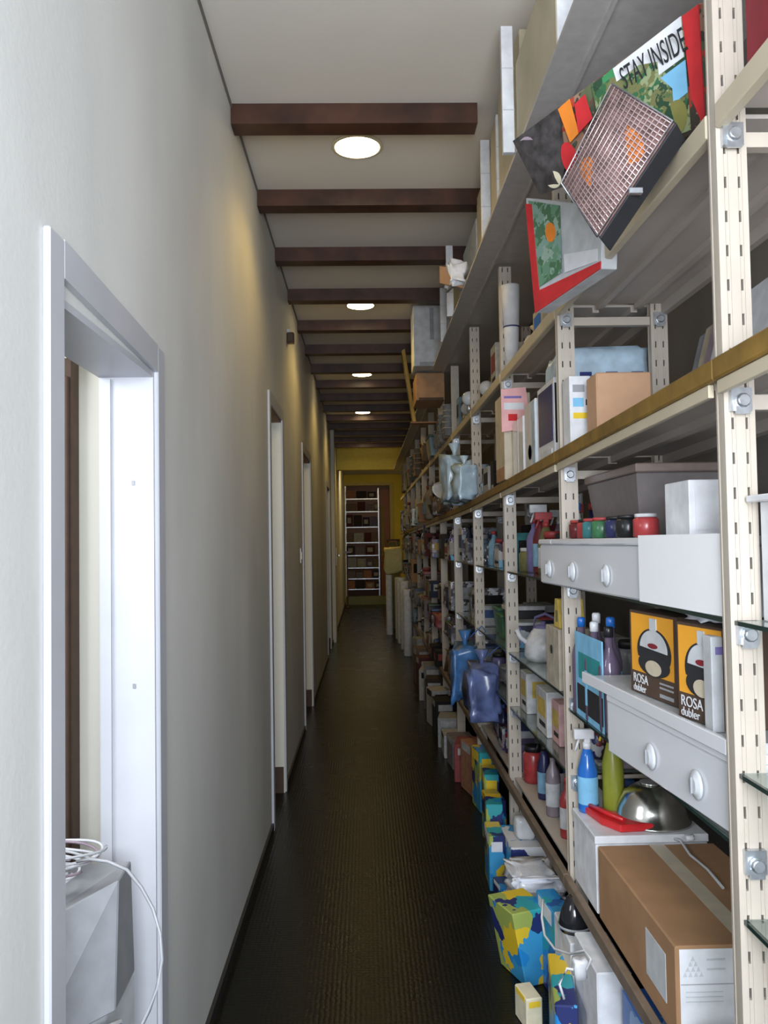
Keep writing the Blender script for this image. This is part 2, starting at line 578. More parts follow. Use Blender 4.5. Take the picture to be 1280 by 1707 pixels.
# the white bin with cables in the first doorway
t = thing('waste_bin', 'white faceted bin heaped with cables in the nearest doorway', 'bin', (-0.70, 1.80, 0))
b = MB()
b.prism([(-0.19, -0.12, 0.0), (0.10, -0.17, 0.0), (0.15, -0.04, 0.0), (0.17, 0.10, 0.0), (-0.19, 0.12, 0.0)], (0, 0, 0.60))
b.build('body', P('pale grey', 'plastic'), t, 0.004)
b = MB()
lo = [(-0.19, -0.125, 0.60), (0.06, -0.20, 0.60), (0.175, -0.06, 0.60), (0.17, 0.10, 0.60), (-0.19, 0.125, 0.60)]
hi = [(-0.19, -0.10, 0.80), (0.03, -0.12, 0.80), (0.165, 0.0, 0.84), (0.16, 0.11, 0.84), (-0.19, 0.12, 0.82)]
A = [b.bm.verts.new(p) for p in lo]; Bv = [b.bm.verts.new(p) for p in hi]
for i in range(5):
    j = (i + 1) % 5
    b.face([A[i], A[j], Bv[j], Bv[i]])
b.face(Bv); b.face(A[::-1])
b.build('collar', P('grey', 'plastic'), t, 0.003)
b = MB(); b.tube([(-0.19, -0.135, 0.60), (0.06, -0.21, 0.60), (0.185, -0.06, 0.58)], 0.006, 6); b.build('rim', P('white', 'plastic'), t)
t = thing('cable_heap', 'tangled white and dark cables piled on the bin', 'cable', (-0.70, 1.80, 0.84))
random.seed(4)
for k in range(10):
    a0 = random.random() * 6
    rr = 0.085 + 0.008 * k
    pts = [(-0.02 + rr * math.cos(a0 + j * 0.18), (rr * 0.55) * math.sin(a0 + j * 0.18), 0.006 + 0.007 * k + 0.004 * math.sin(j * 0.5 + k)) for j in range(30)]
    b = MB(); b.tube(pts, 0.003, 6); b.build('cable', P(('white', 'pale grey', 'white', 'mauve')[k % 4], 'plastic'), t)
pts = [(-0.12, 0.0, 0.09), (-0.06, 0.0, 0.11), (0.02, 0.0, 0.05)]
b = MB(); b.tube(pts, 0.006, 8); b.build('lead', P('mauve', 'plastic'), t)
b = MB(); b.blob(0.14, 0.14, 0.13, (-0.13, 0, 0.02), 0.3, 3); b.build('plug_bundle', P('olive', 'plastic'), t)
pp = [(128, 1436), (150, 1432), (180, 1436), (212, 1450), (236, 1480), (255, 1515), (267, 1555), (270, 1600), (262, 1645), (248, 1685), (228, 1725), (200, 1770), (160, 1810)]
b = MB(); b.tube([at(x, y, Y=1.70 - 0.012 * i) - Vector((0, 0, 0)) for i, (x, y) in enumerate(pp)], 0.0035, 6)
o = b.build('hanging_cable', P('grey', 'plastic'))
o['label'] = 'thin grey cable looping out of the nearest doorway'; o['category'] = 'cable'

t = thing('wall_sensor', 'small dark alarm sensor high on the left wall', 'sensor', (XL, 5.77, 2.99))
boxpart('housing', P('dark brown'), t, (0.0005, 0.05, -0.03, 0.03, -0.04, 0.035), 0.006)
boxpart('bracket', M_STEEL, t, (0.0004, 0.02, -0.012, 0.012, 0.03, 0.06))
t = thing('light_switch', 'small white switch beside the third doorway on left', 'switch', (XL, 6.72, 1.45))
boxpart('plate', P('white'), t, (0.0005, 0.010, -0.04, 0.04, -0.06, 0.06), 0.002)
boxpart('rocker', P('cream'), t, (0.009, 0.015, -0.02, 0.02, -0.03, 0.03), 0.001)
t = thing('door_handle_plate', 'bright handle plate at the end of the left wall', 'handle', (XL + 0.056, 13.2, 1.33))
boxpart('plate', P('white'), t, (0.0, 0.012, -0.04, 0.04, -0.14, 0.14), 0.002)
b = MB(); b.tube([(0.008, 0, 0.02), (0.05, 0, 0.02), (0.05, -0.1, 0.02)], 0.01, 8); b.build('lever', M_STEEL, t)
for k, (py, ph) in enumerate(((2.35, 3.3), (2.75, 3.3))):
    pass

# downlights
names = ['first', 'second', 'third', 'fourth', 'fifth']
M_LAMP = mat('lamp_diffuser', (1.0, 0.78, 0.42), 0.4, noise_amt=0.0, emit=22)
for k, ly in enumerate(LAMP_Y):
    t = thing('recessed_downlight', 'round recessed ceiling downlight, %s from the front' % names[k], 'light', (-0.01, ly, HC), 0, 'ceiling downlights')
    b = MB(); b.lathe([(0.118, -0.001), (0.118, -0.006), (0.104, -0.010), (0.102, -0.004)], 40); b.build('rim', P('cream', 'plastic'), t)
    b = MB(); b.lathe([(0.101, -0.003), (0.101, -0.009), (0.07, -0.013)], 40); b.build('diffuser', M_LAMP, t)

# ------------------------------------------------------------------ shelving
XF = 0.65
PW = 0.056
PD = 0.037
XR = 1.02
POSTY = [1.47, 2.72, 3.85] + [4.95 + 1.1 * k for k in range(9)]
ORD = ['first', 'second', 'third', 'fourth', 'fifth', 'sixth', 'seventh', 'eighth', 'ninth', 'tenth', 'eleventh', 'twelfth', 'thirteenth']


def zbrown(y):
    h = 0.325 - 0.024 * (y - 0.9) if y < 5.2 else 0.222 - 0.008 * (y - 5.2)
    return 1.55 + max(h, 0.15)


def post_mesh():
    """square perforated upright: ribs down each visible side and two rows of real slots"""
    b = MB()
    H = 2.84
    w_, t_ = PW, 0.003
    b.box(0.004, w_ - 0.004, 0.010, PD, 0, H)      # core
    xs = [0, 0.0105, 0.0130, 0.0175, 0.0205, 0.0355, 0.0385, 0.0430, 0.0455, w_]
    # front plate with openings at columns 2 and 6 (the slots)
    for i in range(len(xs) - 1):
        if i in (2, 6):
            z = 0.0
            while z < H - 0.001:
                b.box(xs[i], xs[i + 1], 0.0, 0.010, z, min(z + 0.042, H))
                z += 0.063
        else:
            d = 0.0015 if i in (1, 3, 5, 7) else (0.0 if i in (0, 8, 4) else 0.002)
            b.box(xs[i], xs[i + 1], d, 0.010, 0, H)
    # ribs on the aisle side
    for y0, y1 in ((0.010, 0.016), (0.028, 0.032)):
        b.box(0.0, 0.004, y0, y1, 0, H)
    b.box(0.001, 0.004, 0.016, 0.028, 0, H)
    b.box(0.001, 0.004, 0.032, PD, 0, H)
    bmesh.ops.recalc_face_normals(b.bm, faces=b.bm.faces[:])
    me = bpy.data.meshes.new('upright')
    b.bm.to_mesh(me); b.bm.free()
    me.materials.append(M_POST)
    return me


def slot_mesh():
    b = MB()
    z = 0.042
    while z < 2.82:
        for x0 in (0.0132, 0.0387):
            b.box(x0 - 0.0, x0 + 0.0041, 0.0085, 0.0099, z + 0.0005, z + 0.0205)
        z += 0.063
    me = bpy.data.meshes.new('slots')
    b.bm.to_mesh(me); b.bm.free()
    me.materials.append(M_DARK)
    return me


PM, SM = post_mesh(), slot_mesh()


def clip_mesh():
    b = MB()
    b.box(0.008, 0.046, -0.012, -0.0005, -0.012, 0.03)
    b.lathe([(0.010, -0.024), (0.013, -0.02), (0.013, -0.012)], 10, (0.027, 0, 0.006), 'Y')
    b.box(0.014, 0.040, -0.017, -0.012, -0.018, 0.0)
    bmesh.ops.recalc_face_normals(b.bm, faces=b.bm.faces[:])
    me = bpy.data.meshes.new('clip')
    b.bm.to_mesh(me); b.bm.free()
    me.materials.append(M_STEEL)
    return me


CM = clip_mesh()


def link(name, me, parent, loc):
    o = bpy.data.objects.new(name, me)
    COL.objects.link(o)
    o.parent = parent
    o.location = loc
    return o


# metal shelves (top surface z), glass shelves
Z_TOP, Z_BBQ, Z_BOT = 2.87, 2.34, 0.455


def levels(k):
    """glass levels of bay k; bay -1 is in front of the first post"""
    if k == -1:
        return [1.40, 1.13, 0.875]
    if k == 0:
        return [1.40, 0.998]
    return [1.405, 1.03, 0.78]


def unit(k):
    y0 = POSTY[k] if k >= 0 else 0.28
    y1 = POSTY[k + 1] if 0 <= k < len(POSTY) - 1 else (POSTY[0] if k == -1 else POSTY[k] + 1.22)
    lab = ('ivory steel shelving bay between the %s and %s posts' % (ORD[k], ORD[k + 1])) if k >= 0 else 'ivory steel shelving bay cut off by the frame, before the first post'
    t = thing('shelving_unit', lab, 'shelving', (0, y0, 0), 0, 'shelving bays along the aisle')
    L = y1 - y0
    ylo = PD if k >= 0 else 0
    if k >= 0:
        for x in (XF, XR - PW):
            p = link('upright', PM, t, (x, 0, 0))
            if k < 4:
                s = link('slots', SM, p, (0, 0, 0))
                s['kind'] = 'stuff'
    # brown board: sloping with its lip in front of the posts
    za, zb = zbrown(y0), zbrown(y1)
    b = MB()
    b.prism([(XF + 0.002, 0.0, za - 0.032), (XF + 0.002, 0.0, za - 0.002), (XF + 0.002, L - 0.002, zb - 0.002), (XF + 0.002, L - 0.002, zb - 0.032)], (0.0, 0, 0))
    b.bm.free()
    b = MB()
    def sl(x0, x1, ya, yb, top, bot):
        f = lambda y: za + (zb - za) * y / L
        b.hexa([(x0, ya, f(ya) + bot), (x1, ya, f(ya) + bot), (x1, ya, f(ya) + top), (x0, ya, f(ya) + top)],
               [(x0, yb, f(yb) + bot), (x1, yb, f(yb) + bot), (x1, yb, f(yb) + top), (x0, yb, f(yb) + top)])
    sl(XF + 0.0, XR, ylo + 0.001, L - 0.001, -0.001, -0.009)
    sl(XF + 0.0, XF + 0.03, ylo + 0.001, L - 0.001, -0.009, -0.040)
    sl(XF + 0.17, XF + 0.20, ylo + 0.001, L - 0.001, -0.009, -0.030)
    sl(XR - 0.03, XR, ylo + 0.001, L - 0.001, -0.009, -0.040)
    b.build('shelf_board', M_BOARD if k > 0 else M_BOARD, t)
    b = MB(); sl(XF - 0.020, XF - 0.001, 0.0, L, 0.010, -0.029); lo = b.build('front_lip', M_LIP, t, 0.003); lo['label'] = 'scuffed yellow-brown front lip'
    b = MB(); sl(XF - 0.012, XF - 0.001, ylo + 0.001, L, -0.0295, -0.054); b.build('edge_bar', M_EDGE, t, 0.001)
    # barbecue-level board and bottom board
    for z, lipm in ((Z_BBQ, M_EDGE), (Z_BOT, M_LIP2)):
        b = MB()
        b.box(XF + 0.022, XR, ylo + 0.001, L - 0.001, z - 0.008, z)
        for xx in (XF + 0.13, XF + 0.26):
            b.box(xx, xx + 0.022, ylo + 0.001, L - 0.001, z - 0.026, z - 0.008)
        b.box(XR - 0.02, XR, ylo + 0.001, L - 0.001, z - 0.045, z - 0.008)
        b.build('shelf_board', M_BOARD, t)
        b = MB()
        if z == Z_BOT:
            b.box(XF - 0.022, XF - 0.001, 0.0, L, z - 0.034, z + 0.006)
        else:
            b.box(XF - 0.002, XF + 0.021, ylo + 0.001, L - 0.001, z - 0.046, z)
        b.build('front_lip' if z == Z_BOT else 'edge_bar', lipm, t, 0.003)
    if k >= 1:
        b = MB()
        b.box(XF - 0.12, XR, 0.0, L - 0.001, Z_TOP - 0.012, Z_TOP)
        b.box(XF - 0.03, XF - 0.022, 0.0, L - 0.001, Z_TOP - 0.026, Z_TOP - 0.012)
        b.build('shelf_board', mat('grey_top_shelf', (0.42, 0.40, 0.39), 0.45), t)
    elif k == 0:
        b = MB()
        b.box(XF - 0.12, XR, 0.30, L - 0.001, Z_TOP - 0.012, Z_TOP)
        b.box(XF - 0.03, XF - 0.022, 0.30, L - 0.001, Z_TOP - 0.026, Z_TOP - 0.012)
        b.build('shelf_board', MATS['grey_top_shelf'] if 'grey_top_shelf' in MATS else mat('grey_top_shelf', (0.42, 0.40, 0.39), 0.45), t)
    # glass levels
    for z in levels(k):
        b = MB(); b.box(XF + 0.012, XR - 0.01, ylo + 0.002, L - 0.002, z - 0.008, z); b.build('glass_shelf', M_GLASS, t)
        b = MB(); b.box(XF + 0.006, XF + 0.0115, ylo + 0.002, L - 0.002, z - 0.008, z); b.build('glass_edge', M_GEDGE, t)
    # arms between front and rear posts, with clips, at this unit's near posts
    if k >= 0:
        for z in [Z_BBQ - 0.05, zbrown(y0) - 0.055] + [q - 0.010 for q in levels(k)]:
            metal = z > 1.5
            b = MB()
            if metal:
                b.box(XF + PW + 0.001, XR - PW - 0.001, 0.005, 0.03, z - 0.028, z + 0.0)
            else:
                b.box(XF + PW + 0.001, XR - PW - 0.001, 0.02, 0.03, z - 0.012, z)
            b.build('arm', M_POST, t, 0.001)
            if k < 5:
                link('clip', CM, t, (XF, 0, z - 0.02))
                link('clip', CM, t, (XR - PW, 0, z - 0.02))
    return t


for k in range(-1, 12):
    unit(k)
# white plank on bay -1
t = thing('white_plank', 'white plank laid across the bay before the first post', 'plank', (0.7, 1.1, 1.61))
boxpart('board', P('white', 'plastic'), t, (-0.02, 0.30, -0.5, 0.362, 0, 0.012), 0.002)
boxpart('support', P('white', 'plastic'), t, (0.0, 0.02, 0.30, 0.35, -0.209, 0.0), 0.001)
boxpart('support', P('white', 'plastic'), t, (0.25, 0.27, 0.30, 0.35, -0.209, 0.0), 0.001)
# ------------------------------------------------------------------ item builders
RND = random.Random(11)


def carton(name, label, x0, x1, y0, y1, z, h, m=None, tape=True, sticker=None, rz=0.0, cat='carton', group=None):
    m = m or M_CART
    cx, cy = (x0 + x1) / 2, (y0 + y1) / 2
    t = thing(name, label, cat, (cx, cy, z), rz, group)
    wx, wy = (x1 - x0) / 2, (y1 - y0) / 2
    boxpart('body', m, t, (-wx, wx, -wy, wy, 0, h), min(0.004, h * 0.05))
    if tape:
        boxpart('tape', P('beige', 'plastic') if m in (M_CART, M_CART2) else P('pale grey', 'plastic'), t, (-wx + 0.001, wx - 0.001, -min(0.02, wy * 0.25), min(0.02, wy * 0.25), h - 0.0002, h + 0.0008))
    if sticker:
        boxpart('sticker', P(sticker, 'paper'), t, (-wx * 0.6, wx * 0.5, -wy - 0.001, -wy, h * 0.3, h * 0.75))
        boxpart('sticker', P(sticker, 'paper'), t, (-wx - 0.001, -wx, -wy * 0.6, wy * 0.5, h * 0.3, h * 0.75))
    return t


def bottle(t, r, h, m, cap, lab=None):
    b = MB(); b.lathe([(r * 0.9, 0), (r, h * 0.03), (r, h * 0.6), (r * 0.85, h * 0.68), (r * 0.38, h * 0.8), (r * 0.34, h * 0.9)], 16); b.build('body', m, t)
    b = MB(); b.lathe([(r * 0.42, h * 0.9), (r * 0.42, h * 0.985), (r * 0.3, h)], 14); b.build('cap', cap, t)
    if lab:
        b = MB(); b.lathe([(r * 1.01, h * 0.16), (r * 1.012, h * 0.17), (r * 1.012, h * 0.5), (r * 1.01, h * 0.51)], 16); b.build('paper_label', lab, t)


def spray(t, r, h, m, trig, lab=None):
    b = MB(); b.lathe([(r * 0.95, 0), (r, h * 0.04), (r, h * 0.5), (r * 0.6, h * 0.68), (r * 0.36, h * 0.78)], 16); b.build('body', m, t)
    b = MB(); b.lathe([(r * 0.42, h * 0.76), (r * 0.42, h * 0.84)], 14); b.build('collar', trig, t)
    b = MB(); b.box(-r * 1.3, r * 0.7, -r * 0.3, r * 0.3, h * 0.88, h); b.box(-r * 0.3, r * 0.3, -r * 0.28, r * 0.28, h * 0.83, h * 0.89)
    b.build('spray_head', trig, t, 0.002)
    b = MB(); b.tube([(-r * 0.8, 0, h * 0.88), (-r * 1.0, 0, h * 0.8), (-r * 1.2, 0, h * 0.74)], r * 0.12, 6); b.build('trigger', trig, t)
    if lab:
        b = MB(); b.lathe([(r * 1.01, h * 0.1), (r * 1.015, h * 0.11), (r * 1.015, h * 0.42), (r * 1.01, h * 0.43)], 16); b.build('paper_label', lab, t)


def tub(t, wx, wy, h, m, lid):
    b = MB(); b.hexa([(-wx * .42, -wy * .42, 0), (wx * .42, -wy * .42, 0), (wx * .42, wy * .42, 0), (-wx * .42, wy * .42, 0)],
                     [(-wx * .5, -wy * .5, h * .88), (wx * .5, -wy * .5, h * .88), (wx * .5, wy * .5, h * .88), (-wx * .5, wy * .5, h * .88)])
    b.build('body', m, t, 0.004)
    b = MB(); b.box(-wx * .52, wx * .52, -wy * .52, wy * .52, h * .88, h); b.build('lid', lid, t, 0.003)


def jar(t, r, h, m, lid):
    b = MB(); b.lathe([(r * .8, 0), (r, h * .06), (r, h * .75), (r * .8, h * .85)], 18); b.build('body', m, t)
    b = MB(); b.lathe([(r * .86, h * .85), (r * .88, h * .97), (r * .8, h)], 18); b.build('lid', lid, t)


def kettle(t, r, h, m, dark):
    b = MB(); b.lathe([(r * .8, 0), (r, h * .12), (r * .95, h * .4), (r * .55, h * .68), (r * .5, h * .7)], 20); b.build('body', m, t)
    b = MB(); b.lathe([(r * .5, h * .7), (r * .4, h * .76), (r * .1, h * .78), (r * .12, h * .84)], 16); b.build('lid', dark, t)
    b = MB(); b.tube([(-r * .75, 0, h * .35), (-r * 1.2, 0, h * .5), (-r * 1.35, 0, h * .68)], r * .13, 8); b.build('spout', m, t)
    b = MB(); b.tube([(-r * .55, 0, h * .65), (-r * .4, 0, h * .92), (r * .1, 0, h), (r * .55, 0, h * .9), (r * .7, 0, h * .55)], r * .08, 8); b.build('handle', dark, t)


def pot(t, r, h, m, dark):
    b = MB(); b.lathe([(r * .92, 0), (r, h * .06), (r, h * .7), (r * 1.04, h * .72)], 22); b.build('body', m, t)
    b = MB(); b.lathe([(r * 1.03, h * .725), (r * .7, h * .83), (r * .12, h * .87), (r * .12, h * .92), (r * .2, h)], 22); b.build('lid', m, t)
    for s in (-1, 1):
        b = MB(); b.tube([(s * r, -r * .3, h * .55), (s * r * 1.3, -r * .25, h * .56), (s * r * 1.3, r * .25, h * .56), (s * r, r * .3, h * .55)], r * .07, 6); b.build('handle', dark, t)


def pouch(t, wx, wy, h, m, seed, tie=True):
    b = MB(); b.blob(wx, wy, h * 0.86 if tie else h, (0, 0, 0), 0.22, seed); b.build('body', m, t)
    if tie:
        b = MB(); b.lathe([(min(wx, wy) * .08, h * .68), (min(wx, wy) * .06, h * .84), (min(wx, wy) * .2, h)], 9); b.build('gathered_neck', m, t)


def blister(t, wx, wy, h, card, m):
    b = MB(); b.box(wx * .3, wx * .36, -wy / 2, wy / 2, 0, h); b.build('backing_card', card, t, 0.001)
    b = MB(); b.blob(wx * .6, wy * .75, h * .55, (0, 0, h * .06), 0.1, 2, 0.5, 2); b.build('contents', m, t)
    b = MB(); b.box(wx * .29, wx * .3, -wy * .4, wy * .4, h * .72, h * .93); b.build('header_print', P('white', 'paper'), t)
    b = MB(); b.box(-wx * .1, wx * .3, -wy * .45, wy * .45, 0.0, h * .05); b.build('foot', card, t)


def globe(t, r, h, m, base):
    b = MB(); b.lathe([(r * .4, 0), (r * .4, h * .18), (r * .3, h * .2)], 14); b.build('base', base, t)
    b = MB(); b.lathe([(r * math.sin(a), h * .2 + r * (1 - math.cos(a))) for a in [0.35 + 0.28 * i for i in range(10)]], 18); b.build('globe', m, t)


def stack_cup(t, r, h, m):
    for i in range(5):
        b = MB(); b.lathe([(r * .8, h * .16 * i), (r, h * (.16 * i + .2)), (r * 1.08, h * (.16 * i + .2)), (r * 1.08, h * (.16 * i + .22)), (r * .9, h * (.16 * i + .22))], 16)
        b.build('cup', m, t)


def bowl(t, r, h, m):
    b = MB(); b.lathe([(r * .45, 0), (r * .8, h * .35), (r, h * .95), (r * 1.05, h), (r * .97, h), (r * .75, h * .42), (r * .3, h * .1)], 24); b.build('body', m, t)


KINDS = {
    'carton': ('carton', (.10, .20), (.10, .20)), 'bottle': ('bottle', (.055, .075), (.16, .24)), 'spray': ('spray bottle', (.06, .08), (.2, .27)),
    'tub': ('plastic tub', (.12, .18), (.08, .15)), 'jar': ('jar', (.07, .10), (.09, .16)), 'kettle': ('kettle', (.14, .17), (.16, .2)),
    'pot': ('cooking pot', (.15, .2), (.12, .16)), 'pouch': ('plastic bag', (.13, .22), (.12, .22)), 'blister': ('carded pack', (.1, .14), (.15, .24)),
    'globe': ('glass lamp globe', (.09, .12), (.14, .18)), 'cups': ('stack of cups', (.07, .09), (.14, .24)), 'bowl': ('bowl', (.13, .18), (.07, .11))}


def make(kind, col, label, x, y, z, wy, h, seed=0, group=None, m=None, rz=0.0, depth=None):
    word = KINDS[kind][0]
    t = thing(word.replace(' ', '_'), label, word.split()[-1] if kind not in ('cups', 'blister', 'globe', 'spray') else {'cups': 'cups', 'blister': 'pack', 'globe': 'lamp', 'spray': 'bottle'}[kind], (x, y, z), rz, group)
    d = depth or wy
    if kind == 'carton':
        mm = m or (M_CART if col == 'brown' else P(col, 'card'))
        boxpart('body', mm, t, (-d / 2, d / 2, -wy / 2, wy / 2, 0, h), 0.003)
        st = RND.choice(['white', 'yellow', 'red', 'blue', 'black', 'pale grey'])
        if st == col:
            st = 'black'
        boxpart('print', P(st, 'paper'), t, (-d * .38, d * .38, -wy / 2 - .001, -wy / 2, h * .4, h * .8))
        boxpart('print', P(st, 'paper'), t, (-d / 2 - .001, -d / 2, -wy * .38, wy * .38, h * .4, h * .8))
        boxpart('print', P('black' if st != 'black' else 'white', 'paper'), t, (-d / 2 - .0015, -d / 2, -wy * .35, wy * .2, h * .18, h * .28))
    elif kind == 'bottle':
        bottle(t, wy / 2 * .9, h, m or P(col, 'gloss'), P(RND.choice(['white', 'black', 'red', 'blue'])), P(RND.choice(['white', 'light blue', 'yellow', 'pink']), 'paper') if RND.random() < .7 else None)
    elif kind == 'spray':
        spray(t, wy / 2 * .8, h, m or P(col, 'gloss'), P(RND.choice(['white', 'red', 'black'])), P(RND.choice(['white', 'light blue', 'yellow']), 'paper'))
    elif kind == 'tub':
        tub(t, d * .9, wy * .9, h, m or P(col), P(RND.choice(['white', 'blue', 'red', 'green'])))
    elif kind == 'jar':
        jar(t, wy / 2 * .9, h, m or P(col, 'gloss'), P(RND.choice(['white', 'red', 'black'])))
    elif kind == 'kettle':
        kettle(t, wy / 2 * .7, h, m or P(col, 'gloss'), P('black'))
    elif kind == 'pot':
        pot(t, wy / 2 * .75, h, m or M_CHROME, P('black'))
    elif kind == 'pouch':
        pouch(t, d, wy * .95, h, m or P(col), seed)
    elif kind == 'blister':
        blister(t, .12, wy * .9, h, P(col, 'card'), m or P(RND.choice(['black', 'white', 'blue', 'green'])))
    elif kind == 'globe':
        globe(t, wy / 2 * .8, h, m or P(col, 'gloss'), M_STEEL)
    elif kind == 'cups':
        stack_cup(t, wy / 2 * .85, h, m or P(col))
    elif kind == 'bowl':
        bowl(t, wy / 2 * .9, h, m or P(col, 'gloss'))
    return t


def row(k, lname, z, ya, yb, kinds, cols, hmax, x=0.69, zf=None, scale=1.0, mats=None, skip=0.0, dmax=0.26, start=0):
    """fills one shelf from the nearer post on; labels give the place along the shelf"""
    y, i = ya, start
    while True:
        kd = RND.choice(kinds)
        wr, hr = KINDS[kd][1], KINDS[kd][2]
        wy = RND.uniform(*wr) * scale
        h = min(RND.uniform(*hr) * scale, hmax)
        if y + wy > yb:
            break
        c = RND.choice(cols)
        d = wy if kd in ('bottle', 'jar', 'kettle', 'pot', 'globe', 'cups', 'bowl', 'spray') else min(dmax, wy * RND.uniform(1.0, 1.5))
        half = d / 2 * (1.35 if kd in ('kettle', 'pot', 'spray') else 1.0)
        mm = None
        if mats and RND.random() < (0.28 if k < 3 else 0.4):
            mm = RND.choice(mats)
        zz = zf(y + wy / 2) if zf else z
        col_word = {'pot': 'steel'}.get(kd, c)
        if mm is not None and kd != 'pot':
            col_word = {'mixed_dark_print': 'dark mottled', 'blue_glass_print': 'bluish mottled', 'blue_yellow_print': 'blue-yellow', 'clear_glassware': 'clear glassy',
                        'pale_blue_plastic_film': 'pale blue film', 'blue_plastic_film': 'blue film', 'crinkled_white_film': 'crinkled white', 'clear_plastic': 'clear plastic'}.get(mm.name, c)
        art = KINDS[kd][0]
        if 'plastic' in col_word and 'plastic' in art:
            col_word = 'clear'
        lab = '%s %s, %s along the %s from the %s post' % (col_word, art, ORD[i] if i < 13 else 'last', lname, ORD[k])
        make(kd, c, lab, x + half + RND.uniform(0, .02), y + wy / 2, zz, wy, h, seed=RND.randint(0, 99), group='goods on the %s' % lname, m=mm, depth=d if kd in ('carton', 'tub', 'pouch') else None)
        y += wy + RND.uniform(0.006, 0.02)
        i += 1
        if RND.random() < skip:
            y += 0.08
    return i


# ------------------------------------------------------------------ hero goods: barbecue cartons on the upper shelf
f = Face(at(900, 325, Y=2.15), at(1177, 217, Y=1.66), at(1165, 5, Y=1.66), at(855, 235, Y=2.15))
t = thing('barbecue_carton', 'long barbecue carton printed STAY INSIDE leaning out over the upper shelf edge', 'carton')
bv = -f.n * 0.07
b = MB(); b.hexa([f.p(0, 0, 0), f.p(1, 0, 0), f.p(1, 1, 0), f.p(0, 1, 0)], [f.p(0, 0, 0) + bv, f.p(1, 0, 0) + bv, f.p(1, 1, 0) + bv, f.p(0, 1, 0) + bv]); b.build('body', M_FOOD, t, 0.003)
f.patch('photo_print', M_LEAF, t, (0.48, 0.05, 0.93, 0.98))
f.patch('photo_print', mat('dark_meat_print', (0.045, 0.04, 0.04), 0.35, noise_amt=0.6, scale=40), t, [(0.0, 0.0), (0.16, 0.0), (0.24, 0.3), (0.3, 1.0), (0.0, 1.0)])
f.disc('photo_print', P('mauve', 'paper'), t, 0.06, 0.78, 0.05, 0.16, 0.002)
f.disc('photo_print', P('cream', 'paper'), t, 0.13, 0.14, 0.05, 0.13, 0.002)
f.disc('photo_print', P('pale grey', 'paper'), t, 0.09, 0.48, 0.03, 0.08, 0.002)
f.patch('photo_print', P('orange', 'paper'), t, [(0.30, 0.5), (0.36, 0.55), (0.36, 1.0), (0.29, 0.98)], 0.002)
f.patch('photo_print', P('red', 'paper'), t, [(0.36, 0.55), (0.45, 0.62), (0.44, 0.93), (0.38, 0.9)], 0.0025)
f.disc('photo_print', P('red', 'paper'), t, 0.27, 0.30, 0.045, 0.24, 0.003)
f.patch('photo_print', P('green', 'paper'), t, [(0.53, 0.68), (0.6, 0.62), (0.6, 0.99), (0.54, 0.97)], 0.002)
f.patch('banner', P('white', 'paper'), t, [(0.62, 0.60), (0.925, 0.66), (0.925, 1.0), (0.60, 0.98)], 0.003)
f.text('lettering', 'STAY INSIDE', 0.068, P('black', 'paper'), t, 0.64, 0.70, 0.0045, 0.46)
f.patch('blue_panel', P('light blue', 'paper'), t, [(0.70, 0.34), (0.80, 0.30), (0.93, 0.36), (0.93, 0.63), (0.70, 0.58)], 0.003)
f.patch('triangle_mark', P('white', 'paper'), t, [(0.715, 0.34), (0.765, 0.36), (0.74, 0.55)], 0.004)
f.disc('photo_print', P('olive', 'paper'), t, 0.87, 0.2, 0.05, 0.15, 0.0035)
f.patch('photo_print', P('cream', 'paper'), t, [(0.76, 0.28), (0.79, 0.28), (0.83, 0.02), (0.79, 0.02)], 0.0035)
f.patch('red_end', P('red', 'card'), t, [(0.945, 0.3), (1.0, 0.0), (1.0, 0.99), (0.93, 0.99)], 0.003)
fo = f

f = Face(at(938, 305, Y=1.86), at(1000, 398, Y=1.70), at(1128, 205, Y=1.58), at(1022, 140, Y=1.74))
t = thing('grill_pack', 'wire grill pack showing orange patties, tilted before the barbecue carton', 'pack')
bv = Vector((0.035, 0.045, -0.012))
b = MB(); b.hexa([f.p(0, 0, 0), f.p(1, 0, 0), f.p(1, 1, 0), f.p(0, 1, 0)], [f.p(0, 0, 0) + bv, f.p(1, 0, 0) + bv, f.p(1, 1, 0) + bv, f.p(0, 1, 0) + bv]); b.build('tray', P('black', 'card'), t, 0.002)
f.patch('pink_base', mat('smoky_pink_print', (0.22, 0.13, 0.12), 0.5, noise_amt=0.5, scale=30), t, (0.02, 0.01, 0.98, 0.99))
f.disc('patty', mat('orange_patty', (0.55, 0.17, 0.04), 0.5, noise_amt=0.4, scale=50), t, 0.55, 0.66, 0.33, 0.14, 0.003)
f.disc('patty', MATS['orange_patty'], t, 0.40, 0.30, 0.26, 0.11, 0.003)
b = MB()
for i in range(27):
    v = 0.02 + 0.96 * i / 26
    b.tube([f.p(0.02, v, 0.006), f.p(0.98, v, 0.006)], 0.0013, 4)
for i in range(15):
    u = 0.02 + 0.96 * i / 14
    b.tube([f.p(u, 0.01, 0.008), f.p(u, 0.99, 0.008)], 0.0013, 4)
o = b.build('wire_grid', mat('pinkish_wire', (0.62, 0.5, 0.5), 0.3, 0.6), t); o['kind'] = 'stuff'
b = MB()
e = f.p(1, 0.42, 0.004)
b.box(-0.002, 0.026, -0.006, 0.006, -0.006, 0.006); o = b.build('latch', M_STEEL, t, 0.001); o.location = e
b = MB(); b.tube([f.p(0.98, 0.0, 0.006), f.p(0.98, 1, 0.006), f.p(0.02, 1, 0.006), f.p(0.02, 0, 0.006)], 0.0025, 6, True); b.build('frame_wire', M_STEEL, t)

